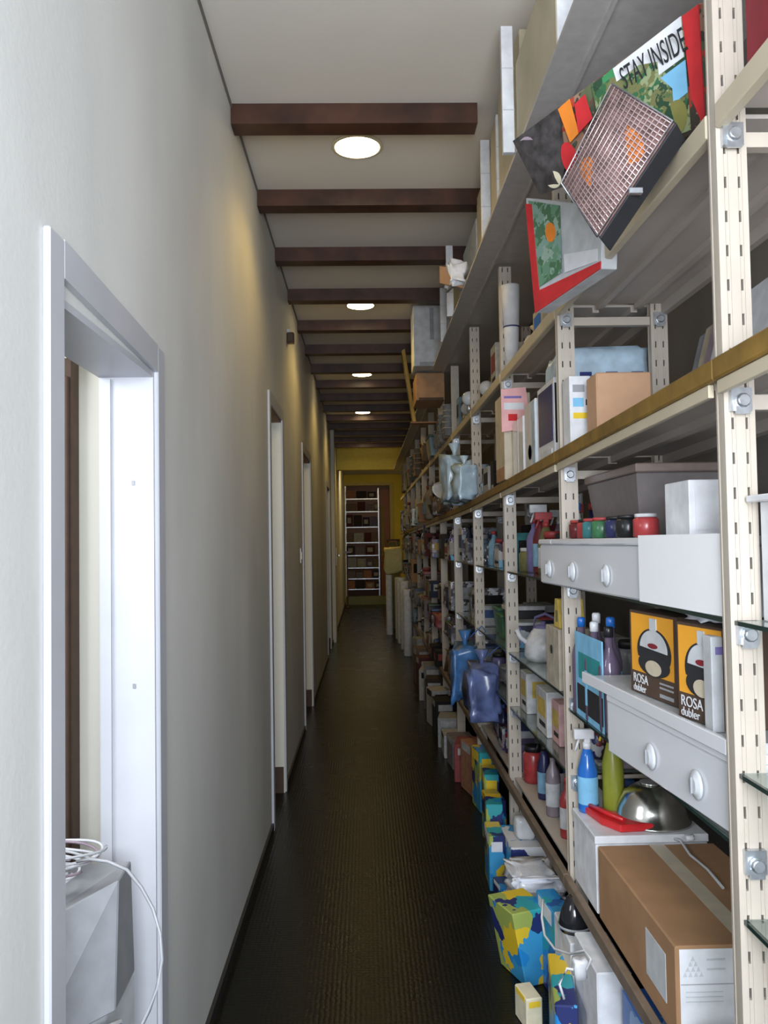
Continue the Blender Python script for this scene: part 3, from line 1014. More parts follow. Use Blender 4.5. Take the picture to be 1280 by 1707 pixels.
f = Face(at(893, 522, Y=2.5), at(1002, 448, Y=2.16), at(1005, 345, Y=2.16), at(876, 330, Y=2.5))
t = thing('charcoal_carton', 'red-edged carton with green leafy photo hanging over the upper shelf edge', 'carton')
bv = -f.n * 0.05
b = MB(); b.hexa([f.p(0, 0, 0), f.p(1, 0, 0), f.p(1, 1, 0), f.p(0, 1, 0)], [f.p(0, 0, 0) + bv, f.p(1, 0, 0) + bv, f.p(1, 1, 0) + bv, f.p(0, 1, 0) + bv]); b.build('body', P('pale grey', 'card'), t, 0.002)
f.patch('photo_print', cells('mint_leaf_print', [(0.12, 0.28, 0.18), (0.05, 0.16, 0.08), (0.2, 0.35, 0.3), (0.3, 0.42, 0.36)], 28), t, [(0.1, 0.2), (0.45, 0.24), (0.48, 0.96), (0.04, 0.98)], 0.0015)
f.disc('photo_print', P('orange', 'paper'), t, 0.33, 0.68, 0.07, 0.1, 0.0025)
f.patch('red_edge', P('red', 'card'), t, [(0.0, 0.0), (0.10, 0.03), (0.09, 0.95), (0.0, 0.95)], 0.003)
f.patch('red_base', P('red', 'card'), t, [(0.0, 0.0), (1.0, 0.0), (1.0, 0.12), (0.1, 0.17)], 0.004)
f.patch('photo_print', P('white', 'paper'), t, [(0.5, 0.22), (0.95, 0.16), (0.95, 0.35), (0.5, 0.42)], 0.0015)

# white roll of cups on the upper shelf and goods beyond
t = thing('cup_tower', 'tall tapered stack of white paper cups on the upper shelf', 'cups', (0.70, 3.84, Z_BBQ))
b = MB(); b.lathe([(0.030, 0), (0.036, 0.2), (0.037, 0.205)], 20); b.build('stack', P('white', 'paper'), t)
b = MB(); b.lathe([(0.0385, 0.205), (0.0385, 0.211)], 20); b.build('dark_band', P('navy', 'plastic'), t)
b = MB(); b.lathe([(0.037, 0.211), (0.043, 0.40), (0.044, 0.405)], 20); b.build('stack', P('white', 'paper'), t)

# top shelf: pale cartons and white uprights
ys = [(2.17, 2.75, 0.30, 'white', 0.535), (2.80, 3.27, 0.455, 'cream', 0.56), (3.30, 3.56, 0.46, 'cream', 0.575), (3.62, 4.2, 0.44, 'cream', 0.60), (4.24, 4.8, 0.36, 'grey', 0.60), (4.85, 5.4, 0.30, 'cream', 0.58)]
for i, (y0, y1, h, c, x0) in enumerate(ys):
    carton('carton', ['white carton with grey underside at the top shelf corner', 'widest pale cardboard carton reaching the ceiling on the top shelf', 'narrow pale carton between two wide ones on the top shelf',
                      'pale carton behind the narrow one on the top shelf', 'low grey carton in the middle of the top shelf', 'cream carton just before the grey appliance box on the top shelf'][i],
           x0, x0 + 0.3, y0, y1, Z_TOP, h, M_CART2 if c == 'white' else (M_CART2 if c == 'cream' else P('pale grey', 'card')), True, None, group='cartons on the top shelf')
boxpart('end_panel', P('white', 'card'), [o for o in COL.objects if o.name == 'carton'][0], (-0.148, 0.148, -0.2925, -0.2905, 0.003, 0.297))
for i, (y0, x0, h, lab) in enumerate(((2.775, 0.49, 0.44, 'white narrow strip standing before the widest top carton, jointed twice'), (3.285, 0.553, 0.40, 'short white strip standing between pale top cartons'),
                                     (3.60, 0.535, 0.45, 'thick white board edge standing beside the second ceiling beam'), (4.82, 0.50, 0.42, 'white board standing in front of the low grey carton'), (5.44, 0.52, 0.36, 'white frame standing behind the cream top carton'))):
    t = thing('upright_board', lab, 'board', (x0, y0, Z_TOP))
    boxpart('board', P('white', 'card'), t, (0, 0.04, -0.012, 0.012, 0, h), 0.001)
    boxpart('joint', P('pale grey', 'plastic'), t, (-0.001, 0.041, -0.013, 0.013, h * .33, h * .34))
    boxpart('joint', P('pale grey', 'plastic'), t, (-0.001, 0.041, -0.013, 0.013, h * .66, h * .67))
t = thing('paper_scrap', 'brown and white torn wrapping sticking out of the top shelf', 'wrapping', (0.50, 4.3, Z_TOP))
b = MB(); b.blob(0.14, 0.2, 0.16, (0, 0, 0), 0.35, 8); b.build('white_paper', M_FILM, t)
b = MB(); b.prism([(-0.09, -0.02, 0.03), (0.03, -0.03, 0.0), (0.02, -0.03, 0.10), (-0.09, -0.02, 0.12)], (0, 0.012, 0)); b.build('brown_flap', M_CART, t)
t = thing('appliance_box', 'tall grey box on the top shelf overhanging the aisle', 'box', (0.51, 6.3, 2.87))
boxpart('body', P('pale grey', 'card'), t, (-0.125, 0.12, -0.12, 0.2, 0.0, 0.46), 0.004)
boxpart('side_flap', P('grey', 'card'), t, (0.0, 0.03, -0.123, -0.121, 0.2, 0.44))
boxpart('base_band', P('grey', 'plastic'), t, (-0.08, 0.08, -0.122, -0.12, 0.0, 0.03))
for i, (yy, hh) in enumerate(((5.75, 0.4), (5.95, 0.42))):
    t = thing('upright_board', ['pale long board standing just before the tall grey box', 'second pale board touching the tall grey box'][i], 'board', (0.56 + 0.01 * i, yy, Z_TOP))
    boxpart('board', P('white', 'card'), t, (0, 0.06, -0.02, 0.02, 0, hh), 0.001)
    boxpart('groove', P('pale grey', 'plastic'), t, (0.025, 0.03, -0.0215, -0.0205, 0.02, hh - 0.02))
t = thing('carton', 'reddish brown carton under the tall grey box', 'carton', (0.53, 6.45, 2.64))
boxpart('body', P('brown', 'card'), t, (-0.12, 0.1, -0.1, 0.3, 0, 0.212), 0.003)
boxpart('flap', P('dark brown', 'card'), t, (-0.1, 0.09, -0.103, -0.1, 0.0, 0.02))
b = MB(); b.box(-0.02, 0.0, 0, 0.02, -0.3, 0.0); b.bm.free()
t = thing('ochre_board', 'yellow-brown panel leaning out beyond the tall grey box', 'panel', (0.40, 7.35, 2.62))
b = MB(); b.hexa([(0.04, 0, 0), (0.07, 0, 0), (-0.02, 0, 0.66), (-0.05, 0, 0.64)], [(0.04, 0.12, 0), (0.07, 0.12, 0), (-0.02, 0.12, 0.66), (-0.05, 0.12, 0.64)]); b.build('board', mat('ochre_board', (0.5, 0.32, 0.06), 0.6), t, 0.003)
b = MB(); b.box(0.02, 0.3, -0.0, 0.12, -0.012, -0.001); b.build('foot', M_CART, t)

# glass globes at the upper shelf
for i, (x, y, px) in enumerate(((0.60, 5.05, 0), (0.66, 4.72, 1), (0.64, 5.45, 2))):
    make('globe', 'white', ['bright glass globe at the aisle edge under the top shelf', 'second bright glass globe nearer the fourth post', 'smaller bright globe beyond the other two'][i], x + 0.05, y, Z_BBQ, 0.11, 0.2, m=M_CLEAR)

# ---- brown shelf, first bay
zb = zbrown
t = carton('carton', 'plain small brown cardboard box on the brown-lipped shelf', 0.69, 0.855, 2.42, 2.53, zb(2.47), 0.205, mat('plain_kraft', (0.50, 0.30, 0.18), 0.85, noise_amt=0.04))
t = thing('printed_carton', 'white carton with yellow stripe and small print before the second post', 'carton', (0.655, 2.60, zb(2.65)))
boxpart('body', P('white', 'card'), t, (0, 0.068, 0, 0.09, 0, 0.235), 0.002)
f = Face((0, 0, 0), (0.068, 0, 0), (0.068, 0, 0.235), (0, 0, 0.235))
f.patch('yellow_stripe', P('yellow', 'paper'), t, (0.15, 0.42, 0.9, 0.5))
f.patch('grey_print', P('grey', 'paper'), t, (0.15, 0.78, 0.7, 0.88))
f.patch('blue_print', P('light blue', 'paper'), t, (0.15, 0.58, 0.65, 0.7))
f.patch('black_print', P('black', 'paper'), t, (0.75, 0.6, 0.92, 0.68))
t = thing('picture_frame', 'dark panel in a white frame beside the second post', 'frame', (0.665, 2.86, zb(2.9)))
boxpart('frame', P('white', 'plastic'), t, (0, 0.03, 0.0, 0.27, 0, 0.29), 0.002)
boxpart('panel', P('navy', 'gloss'), t, (-0.002, -0.0002, 0.02, 0.25, 0.07, 0.27))
boxpart('caption', P('pale grey', 'paper'), t, (-0.003, -0.0002, 0.04, 0.16, 0.02, 0.045))
boxpart('picture_end', P('black', 'gloss'), t, (0.003, 0.027, -0.002, -0.0002, 0.06, 0.27))
t = thing('sleeved_carton', 'pale shiny carton with dark oval mark on the brown-lipped shelf', 'carton', (0.66, 3.16, zb(3.35)))
boxpart('body', P('white', 'gloss'), t, (0, 0.16, 0.0, 0.20, 0, 0.28), 0.003)
boxpart('sleeve', M_PALEFILM, t, (-0.002, 0.0, 0.0, 0.06, 0.0, 0.27))
b = MB(); b.lathe([(0.001, 0), (0.03, 0.0)], 14, (-0.003, 0.1, 0.08), 'X'); b.build('oval_mark', P('black'), t)
t = thing('sleeved_carton', 'tall white glossy carton next to the tan one', 'carton', (0.655, 3.38, zb(3.5)))
boxpart('body', P('white', 'gloss'), t, (0, 0.14, 0.0, 0.24, 0, 0.25), 0.003)
boxpart('seam', P('pale grey'), t, (-0.001, 0.0, 0.11, 0.12, 0.0, 0.25))
t = thing('tan_carton', 'tall tan carton standing against the third post', 'carton', (0.625, 3.66, zb(3.75) + 0.012))
boxpart('body', P('beige', 'card'), t, (0, 0.12, 0.0, 0.24, 0, 0.39), 0.003)
boxpart('dark_side', P('brown', 'card'), t, (-0.001, 0, 0.01, 0.23, 0.0, 0.06))
t = thing('price_flyer', 'pink and white flyer clipped on the tan carton', 'flyer', (0.61, 3.63, zb(3.75) + 0.22))
b = MB(); b.hexa([(0, 0, 0.0), (0.13, 0, 0.02), (0.11, 0, 0.2), (0, 0, 0.19)], [(0, 0.004, 0.0), (0.13, 0.004, 0.02), (0.11, 0.004, 0.2), (0, 0.004, 0.19)]); b.build('sheet', P('pink', 'paper'), t)
boxpart('print', P('white', 'paper'), t, (0.012, 0.10, -0.0012, 0, 0.10, 0.13))
boxpart('print', P('red', 'paper'), t, (0.03, 0.07, -0.0012, 0, 0.05, 0.08))
boxpart('print', P('violet', 'paper'), t, (0.012, 0.09, -0.0012, 0, 0.15, 0.16))
t = thing('wrapped_pack', 'pack in pale crinkled film with dark marks behind the small box', 'pack', (0.84, 2.95, zb(2.95)))
b = MB(); b.blob(0.34, 0.26, 0.42, (0.0, 0, 0), 0.08, 5, 0.25); b.build('body', M_PALEFILM, t)
for i in range(3):
    b = MB(); b.box(-0.09 + i * 0.09, -0.05 + i * 0.09, -0.128, -0.118, 0.27, 0.30); b.build('print', P('navy', 'paper'), t)
for i in range(4):
    t = thing('leaning_board', ['outer', 'second', 'third', 'innermost'][i] + ' of four long boards leaning at the back of the brown-lipped shelf', 'board', (0.93 + 0.02 * i, 1.7 + .1 * i, zb(2.0)), 0, 'boards leaning in the first bay')
    b = MB()
    b.hexa([(0, 0, 0.0), (0.012, 0, 0.0), (0.10, 0, 0.36), (0.088, 0, 0.36)], [(0, 0.60, 0.0), (0.012, 0.60, 0.0), (0.10, 0.60, 0.34), (0.088, 0.60, 0.34)])
    b.build('panel', P(['pale grey', 'mauve', 'beige', 'grey'][i], 'card'), t)

# ---- white cooker at eye level
def cooker(label, y0, y1, yf1, z0, h, knobs, xn, xe):
    """front runs from x = xn at y0 to x = xe at yf1 (pulled askew on its shelf)"""
    t = thing('gas_hob', label, 'hob', (0, 0, 0))
    fx = lambda y: xn + (xe - xn) * (y - y0) / (yf1 - y0)

    def slab(name, ya, yb, d0, d1, za, zc, bev):
        b = MB()
        b.hexa([(fx(ya) + d0, ya, za), (fx(ya) + d1, ya, za), (fx(ya) + d1, ya, zc), (fx(ya) + d0, ya, zc)],
               [(fx(yb) + d0, yb, za), (fx(yb) + d1, yb, za), (fx(yb) + d1, yb, zc), (fx(yb) + d0, yb, zc)])
        b.build(name, M_ENAMEL, t, bev)
    slab('body', y0, y1, 0.030, 0.33, z0, z0 + h - 0.0185, 0.003)
    slab('fascia', y0, yf1, 0.0, 0.0295, z0, z0 + h - 0.0185, 0.005)
    slab('top_sheet', y0, y1, -0.006, 0.33, z0 + h - 0.018, z0 + h, 0.004)
    if yf1 > y1 + 0.02:
        slab('top_sheet_end', y1 + 0.0005, yf1, -0.006, 0.03, z0 + h - 0.018, z0 + h, 0.004)
    for i, (ky, kz) in enumerate(knobs):
        b = MB(); b.lathe([(0.029, -0.0005), (0.030, -0.004), (0.026, -0.007), (0.019, -0.010), (0.017, -0.012)], 20, (fx(ky), ky, kz), 'X')
        kn = b.build('knob', P('pale grey', 'gloss'), t)
        b = MB(); b.box(fx(ky) - 0.016, fx(ky) - 0.011, ky - 0.003, ky + 0.003, kz - 0.016, kz + 0.016); b.build('grip', P('grey'), kn)
    return fx


fx1 = cooker('white enamel hob with round grey knobs at eye level before the second post', 1.512, 2.70, 2.86, 1.4005, 0.15, [(2.74, 1.452), (2.48, 1.452), (2.18, 1.452)], 0.668, 0.605)
fx2 = cooker('lower white hob with round knobs under the two orange cartons', 1.512, 2.14, 2.15, 0.9985, 0.15, [(1.88, 1.055), (1.66, 1.055)], 0.668, 0.62)
t = thing('paper_sheet', 'bright white card sheet hanging on the eye-level hob front', 'card', (0, 0, 0))
b = MB()
b.hexa([(fx1(1.515) - 0.009, 1.515, 1.402), (fx1(1.515) - 0.007, 1.515, 1.402), (fx1(1.515) - 0.007, 1.515, 1.556), (fx1(1.515) - 0.009, 1.515, 1.556)],
       [(fx1(1.93) - 0.009, 1.93, 1.402), (fx1(1.93) - 0.007, 1.93, 1.402), (fx1(1.93) - 0.007, 1.93, 1.556), (fx1(1.93) - 0.009, 1.93, 1.556)])
b.build('sheet', mat('bright_paper', (0.9, 0.9, 0.93), 0.6, noise_amt=0.0), t)
boxpart('fold', P('white', 'paper'), t, (0.665, 0.70, 1.52, 1.90, 1.5508, 1.5522))
t = thing('small_carton', 'small white carton with raised panel on the eye-level hob', 'carton', (0.68, 1.72, 1.5525))
boxpart('body', P('white', 'card'), t, (0, 0.10, 0, 0.14, 0, 0.118), 0.002)
boxpart('panel', P('white', 'paper'), t, (0.012, 0.088, -0.002, 0, 0.012, 0.10))
t = thing('storage_tub', 'large grey-brown tub at the back of the eye-level hob', 'tub', (0.86, 2.45, 1.5505))
tub(t, 0.26, 0.5, 0.20, mat('dim_tub', (0.16, 0.14, 0.14), 0.5), mat('dim_tub_lid', (0.2, 0.15, 0.13), 0.5))
DIMMED = 0.5
for i, (x, y, c) in enumerate(((0.69, 2.66, 'dark red'), (0.69, 2.56, 'red'), (0.68, 2.46, 'teal'), (0.68, 2.36, 'green'), (0.69, 2.26, 'navy'), (0.69, 2.16, 'black'), (0.70, 2.05, 'red'))):
    make('jar', c, ['dark red low jar nearest the second post', 'bright red low jar among those', 'teal low jar between red and green ones', 'green low jar', 'navy low jar between green and black ones', 'black low jar', 'red low jar nearest the white carton'][i] + ' on the eye-level hob', x, y, 1.5505, 0.07, 0.06)

DIMMED = 0.0
# ---- orange ROSA cartons
def rosa(label, bl, br, h):
    t = thing('rosa_carton', label, 'carton', (0, 0, 0))
    bl, br = Vector(bl), Vector(br)
    up = Vector((0, 0, h))
    f = Face(bl, br, br + up, bl + up)
    bv = -f.n * 0.10
    b = MB(); b.hexa([bl, br, br + up, bl + up], [bl + bv, br + bv, br + bv + up, bl + bv + up]); b.build('body', P('dark brown', 'card'), t, 0.002)
    f.patch('orange_panel', mat('amber_print', (0.80, 0.36, 0.03), 0.4, noise_amt=0.1, scale=8), t, (0.05, 0.27, 0.95, 0.97))
    f.disc('dish_print', P('black', 'paper'), t, 0.55, 0.55, 0.36, 0.27, 0.002, 24, -0.5, math.pi + 0.5)
    f.disc('dish_print', P('pale grey', 'paper'), t, 0.55, 0.58, 0.29, 0.22, 0.003, 24, -0.1, math.pi + 0.1)
    f.disc('dish_print', P('black', 'paper'), t, 0.55, 0.40, 0.33, 0.14, 0.0035, 24)
    f.disc('dish_print', P('beige', 'paper'), t, 0.55, 0.36, 0.17, 0.09, 0.004)
    f.patch('dish_print', P('pale grey', 'paper'), t, (0.48, 0.80, 0.62, 0.94), 0.003)
    f.disc('dish_print', P('dark red', 'paper'), t, 0.55, 0.62, 0.10, 0.03, 0.005)
    f.text('lettering', 'ROSA', 0.031, P('white', 'paper'), t, 0.08, 0.135, 0.002)
    f.text('lettering', 'dubler', 0.026, P('white', 'paper'), t, 0.08, 0.03, 0.002)
    f.patch('small_print', P('grey', 'paper'), t, (0.66, 0.15, 0.93, 0.17), 0.002)
    f.patch('small_print', P('grey', 'paper'), t, (0.66, 0.20, 0.93, 0.22), 0.002)
    f.patch('small_print', P('grey', 'paper'), t, (0.66, 0.05, 0.93, 0.09), 0.002)


rosa('orange and black ROSA carton, the farther and fully visible one', at(1052, 1150, Z=1.172), at(1130, 1181, Z=1.172), 0.2)
rosa('orange and black ROSA carton half hidden by the grey one', at(1131, 1193, Z=1.172), at(1212, 1222, Z=1.172), 0.2)
t = thing('metal_tray', 'white metal tray under the ROSA cartons', 'tray', (0, 0, 0))
b = MB()
b.prism([(0.664, 1.512, 1.149), (1.0, 1.512, 1.149), (1.0, 2.30, 1.149), (0.612, 2.30, 1.149)], (0, 0, 0.0215)); b.build('base', P('pale grey', 'plastic'), t, 0.002)
b = MB()
b.prism([(0.652, 1.512, 1.149), (0.6635, 1.512, 1.149), (0.6115, 2.32, 1.149), (0.600, 2.32, 1.149)], (0, 0, 0.030)); b.build('front_lip', M_ENAMEL, t, 0.002)
boxpart('leg', M_ENAMEL, t, (0.66, 0.68, 2.27, 2.29, 0.9985, 1.149))
boxpart('leg', M_ENAMEL, t, (0.96, 0.98, 2.27, 2.29, 0.9985, 1.149))
t = thing('grey_carton', 'pale grey carton standing just behind the first post', 'carton', (0.667, 1.60, 1.171))
boxpart('body', P('pale grey', 'card'), t, (0, 0.075, 0, 0.04, 0, 0.185), 0.002)
boxpart('print', P('violet', 'paper'), t, (0.008, 0.03, -0.001, 0, 0.15, 0.165))
t = thing('film_bundle', 'grey film bundle on the second ROSA carton', 'bundle', (0.73, 1.73, 1.3725))
b = MB(); b.blob(0.10, 0.13, 0.026, (0, 0, 0), 0.25, 6, 0.5); b.build('film', M_FILM, t)
b = MB(); b.tube([(-0.04, 0.05, 0.02), (0.0, 0.0, 0.025), (0.03, -0.05, 0.02)], 0.003); b.build('tie', P('black'), t)
# bottles beyond the tray on the lower glass shelf
for i in range(5):
    make('bottle', 'mauve', 'glossy purple-grey bottle, %s of five behind the farther ROSA carton' % ORD[i], 0.69 + 0.028 * (i % 2), 2.36 + 0.075 * i, 0.9985, 0.07, 0.30 + 0.02 * (i % 2), group='purple bottles behind the ROSA cartons', m=mat('purple_gloss', (0.12, 0.09, 0.14), 0.1))
t = thing('display_card', 'blue printed display card before the purple bottles', 'card', (0.655, 2.22, 1.171))
t.location = (0.662, 2.335, 0.9985)
boxpart('card', P('light blue', 'card'), t, (0, 0.004, 0, 0.30, 0, 0.26), 0.001)
boxpart('print', P('teal', 'paper'), t, (-0.001, 0, 0.02, 0.26, 0.12, 0.2))
boxpart('print', P('black', 'paper'), t, (-0.001, 0, 0.0, 0.28, 0.02, 0.10))
t = thing('black_clamp', 'black clamp hanging near the glass shelf end by the second post', 'clamp', (0.70, 2.30, 0.9985))
b = MB(); b.blob(0.05, 0.04, 0.06, (0, 0, 0), 0.2, 2); b.build('jaw', P('black'), t)
b = MB(); b.tube([(0, 0, 0.04), (-0.03, -0.02, 0.07)], 0.006); b.build('lever', P('black'), t)

# ---- bottom shelf, first bay
ZB = Z_BOT
t = thing('large_carton', 'large brown cardboard carton with shipping label on the bottom shelf', 'carton', (0.66, 1.82, ZB))
boxpart('body', M_CART, t, (0, 0.34, 0, 0.60, 0, 0.205), 0.004)
boxpart('seam_tape', P('beige', 'plastic'), t, (0.148, 0.192, 0.001, 0.599, 0.2051, 0.2056))
f = Face((0, 0, 0), (0.34, 0, 0), (0.34, 0, 0.205), (0, 0, 0.205))
f.patch('shipping_label', P('white', 'paper'), t, (0.025, 0.0, 0.6, 0.97))
for r_ in range(4):
    for c_ in range(r_ + 1):
        u = 0.11 + (c_ - r_ / 2) * 0.035
        f.patch('triangle_logo', P('pale grey', 'paper'), t, [(u - 0.014, 0.85 - r_ * 0.055), (u + 0.014, 0.85 - r_ * 0.055), (u, 0.90 - r_ * 0.055)], 0.0022)
f.patch('label_line', P('grey', 'paper'), t, (0.03, 0.60, 0.59, 0.608), 0.0022)
for i in range(3):
    f.patch('label_line', P('pale grey', 'paper'), t, (0.06, 0.52 - i * 0.05, 0.3, 0.53 - i * 0.05), 0.0022)
for i in range(2):
    f.patch('label_line', P('pale grey', 'paper'), t, (0.2, 0.85 - i * 0.1, 0.32, 0.87 - i * 0.1), 0.0022)
f2 = Face((0, 0.6, 0), (0, 0, 0), (0, 0, 0.205), (0, 0.6, 0.205))
f2.patch('side_label', P('pale grey', 'paper'), t, (0.68, 0.25, 0.90, 0.78))
t = thing('black_tray', 'black rounded tray standing before the large carton', 'tray', (0.70, 1.66, ZB))
b = MB(); b.blob(0.12, 0.12, 0.09, (0.02, 0, 0), 0.03, 1, 0.5); b.build('body', P('black'), t)
t = thing('white_carton', 'flat white carton behind the large brown one on the bottom shelf', 'carton', (0.66, 2.44, ZB))
boxpart('body', P('white', 'card'), t, (0, 0.33, 0, 0.26, 0, 0.20), 0.003)
boxpart('lid', P('white', 'plastic'), t, (-0.003, 0.333, -0.003, 0.263, 0.201, 0.225), 0.003)
t = thing('mixing_bowl', 'shiny steel bowl upside down on the flat white carton', 'bowl', (0.87, 2.57, ZB + 0.2255))
b = MB(); b.lathe([(0.118, 0.0), (0.118, 0.006), (0.108, 0.01), (0.10, 0.045), (0.08, 0.085), (0.045, 0.108), (0.03, 0.11)], 32); b.build('dome', M_CHROME, t)
b = MB(); b.lathe([(0.032, 0.110), (0.033, 0.116)], 20); b.build('foot_ring', M_CHROME, t)
t = thing('red_ladle', 'red plastic scoop lying on the flat white carton', 'scoop', (0.66, 2.44, ZB + 0.2255))
b = MB(); b.prism([(0.02, 0.22, 0), (0.05, 0.24, 0.0), (0.09, 0.16, 0.0), (0.19, 0.10, 0.0), (0.21, 0.03, 0.0), (0.08, 0.02, 0.0), (0.04, 0.09, 0.0)], (0, 0, 0.022)); b.build('blade', P('red'), t, 0.004)
b = MB(); b.tube([(0.03, 0.22, 0.026), (0.06, 0.12, 0.03), (0.1, 0.05, 0.028)], 0.007); b.build('rib', P('red'), t)
t = thing('spray_bottle', 'blue spray bottle with pale blue label and white cap by the second post', 'bottle', (0.70, 2.665, ZB + 0.2255))
spray(t, 0.032, 0.26, P('blue', 'gloss'), P('white'), P('light blue', 'paper'))
t = thing('spray_bottle', 'yellow spray bottle behind the blue one', 'bottle', (0.78, 2.66, ZB + 0.2255))
spray(t, 0.034, 0.30, mat('dull_lime', (0.25, 0.27, 0.03), 0.3), P('yellow'), None)
t = thing('grey_cable', 'pale cable snaking behind the large carton', 'cable', (0, 0, 0))
t.location = (0, 0, 0)
b = MB(); b.tube([at(x, y, Z=0.668) for x, y in ((1115, 1395), (1135, 1402), (1150, 1425), (1180, 1450), (1205, 1480))], 0.004, 6); b.build('lead', P('pale grey'), t)
b = MB(); b.blob(0.03, 0.03, 0.02, at(1150, 1402, Z=0.668), 0.2, 2, 0.6, 2); b.build('plug', P('white'), t)

# ---- bay before the first post
t = thing('red_folder', 'dark red folder standing in the uppermost right corner', 'folder', (0.705, 1.25, Z_BBQ))
boxpart('cover', P('dark red', 'card'), t, (0.0, 0.02, 0, 0.2, 0, 0.30), 0.002)
boxpart('spine', P('dark red', 'card'), t, (-0.002, 0, 0, 0.2, 0.02, 0.28))
t = thing('grey_crate', 'mauve-grey ribbed basket before the first post at chest height', 'basket', (0.80, 1.29, 1.4005))
b = MB(); b.hexa([(-0.07, -0.1, 0), (0.12, -0.1, 0), (0.12, 0.08, 0), (-0.07, 0.08, 0)], [(-0.10, -0.12, 0.19), (0.15, -0.12, 0.19), (0.15, 0.1, 0.19), (-0.10, 0.1, 0.19)]); b.build('body', P('mauve', 'plastic'), t, 0.004)
for i in range(7):
    b = MB(); b.box(-0.09 + i * 0.032, -0.08 + i * 0.032, -0.128, -0.113, 0.02, 0.18); b.build('rib', P('pale grey'), t)
make('carton', 'light blue', 'light blue small carton at the lower right corner', 0.74, 1.36, 0.4555, 0.12, 0.11, depth=0.1)
make('pouch', 'pale grey', 'pale grey pouch on the low glass shelf before the first post', 0.76, 1.33, 0.8755, 0.14, 0.14, 3)

# ------------------------------------------------------------------ second bay and beyond
DK = ['dark red', 'black', 'navy', 'mauve', 'dark brown', 'brown', 'red', 'violet', 'olive']
LT = ['white', 'pale grey', 'cream', 'light blue', 'beige']
# upper shelf (z 2.34)
row(1, 'upper shelf', Z_BBQ, POSTY[1] + .09, 3.7, ['carton', 'tub', 'pouch'], ['beige', 'cream', 'pale grey', 'green'], 0.3, mats=[M_CART2])
DIMMED = 1.0
for k in range(2, 11):
    row(k, 'upper shelf', Z_BBQ, (POSTY[k] + .09) if k != 2 else 4.03, POSTY[k + 1] - .02 if k != 2 else 4.6, ['carton', 'pouch', 'tub', 'cups', 'carton', 'pot'], LT + ['brown', 'olive', 'dark brown'], 0.45, scale=1.7 if k > 4 else 1.2, x=0.67 if k < 4 else 0.585)
# brown shelf
row(2, 'brown-lipped shelf', 0, POSTY[2] + .08, POSTY[3] - .02, ['pouch', 'jar', 'tub', 'carton'], ['black', 'white', 'navy', 'light blue'], 0.2, zf=lambda y: zbrown(y) + 0.001, mats=[M_PALEFILM], x=0.66)
for k in range(3, 11):
    row(k, 'brown-lipped shelf', 0, POSTY[k] + .08, POSTY[k + 1] - .02, ['carton', 'pouch', 'jar', 'bottle', 'bowl', 'pot'], LT + ['brown', 'orange', 'olive', 'dark brown', 'black'], 0.44, zf=lambda y: zbrown(y) + 0.0105, scale=1.75 if k > 4 else 1.3, mats=[M_GLASSWARE, M_PALEFILM], x=0.66 if k < 4 else 0.56)
DIMMED = 0.0
# pale blue bags and a white plate at the edge of the brown shelf
for i, (x, y, w_, h_) in enumerate(((0.60, 4.95, 0.15, 0.27), (0.57, 5.2, 0.19, 0.38), (0.60, 5.5, 0.16, 0.22))):
    t = thing('film_bag', ['pale blue film bag bulging out before the fourth post', 'largest pale blue film bag bulging over the brown lip', 'pale blue film bag beyond the largest one'][i], 'bag', (x, y, zbrown(y) + 0.012))
    pouch(t, w_, w_, h_, M_PALEFILM, 20 + i)
    t.rotation_euler = (0, 0, 0.3)
t = thing('white_plate', 'white oval plate leaning out below the pale blue bags', 'plate', (0.54, 5.75, 1.80))
b = MB(); b.lathe([(0.02, -0.0), (0.055, 0.006), (0.075, 0.016), (0.078, 0.019), (0.06, 0.011), (0.02, 0.005)], 24); o = b.build('dish', P('white', 'gloss'), t); o.rotation_euler = (0.9, 0.35, 0); o.location = (0, 0, 0.09)

# chest-high, waist-high and low glass shelves, bottom shelf
DIMMED = 0.5
row(1, 'chest-high glass shelf', 1.4055, POSTY[1] + .14, POSTY[2] - .01, ['bottle', 'bottle', 'jar', 'spray'], ['navy', 'violet', 'dark red', 'black', 'olive', 'brown'], 0.34, mats=[M_BLUEMIX, M_MIX], scale=1.15)
row(1, 'waist-high glass shelf', 1.0305, POSTY[1] + .28, 3.42, ['tub', 'jar', 'tub'], ['pale grey', 'light blue', 'violet'], 0.3, mats=[M_GLASSWARE, M_BLUEMIX, M_CLEAR], scale=1.3)
t = thing('kettle', 'white and violet kettle on the waist-high glass shelf by the third post', 'kettle', (0.76, 3.56, 1.0305))
kettle(t, 0.085, 0.2, P('white', 'gloss'), P('violet'))
t = thing('slotted_box', 'beige box with one dark hole beside the second post', 'box', (0.655, 2.83, 1.0305))
boxpart('body', P('beige', 'card'), t, (0, 0.12, 0, 0.2, 0, 0.21), 0.003)
b = MB(); b.lathe([(0.016, -0.002), (0.016, -0.0002)], 14, (0.0, 0.11, 0.13), 'X'); b.build('hole', M_DARK, t)
t = thing('yellow_pack', 'yellow pack leaning on the beige box with the hole', 'pack', (0.665, 2.85, 1.2415))
b = MB(); b.hexa([(0, 0, 0), (0.09, 0, 0), (0.09, 0.03, 0.1), (0, 0.03, 0.1)], [(0, 0.09, 0), (0.09, 0.09, 0), (0.09, 0.07, 0.1), (0, 0.07, 0.1)]); b.build('body', P('yellow', 'card'), t, 0.002)
boxpart('print', P('olive', 'paper'), t, (-0.001, 0.0, 0.03, 0.06, 0.02, 0.06))
row(1, 'low glass shelf', 0.7805, POSTY[1] + .08, POSTY[2] - .02, ['carton', 'blister', 'jar', 'carton'], ['red', 'dark red', 'white', 'pink', 'red', 'green'], 0.2, mats=[M_MIX], scale=1.0)
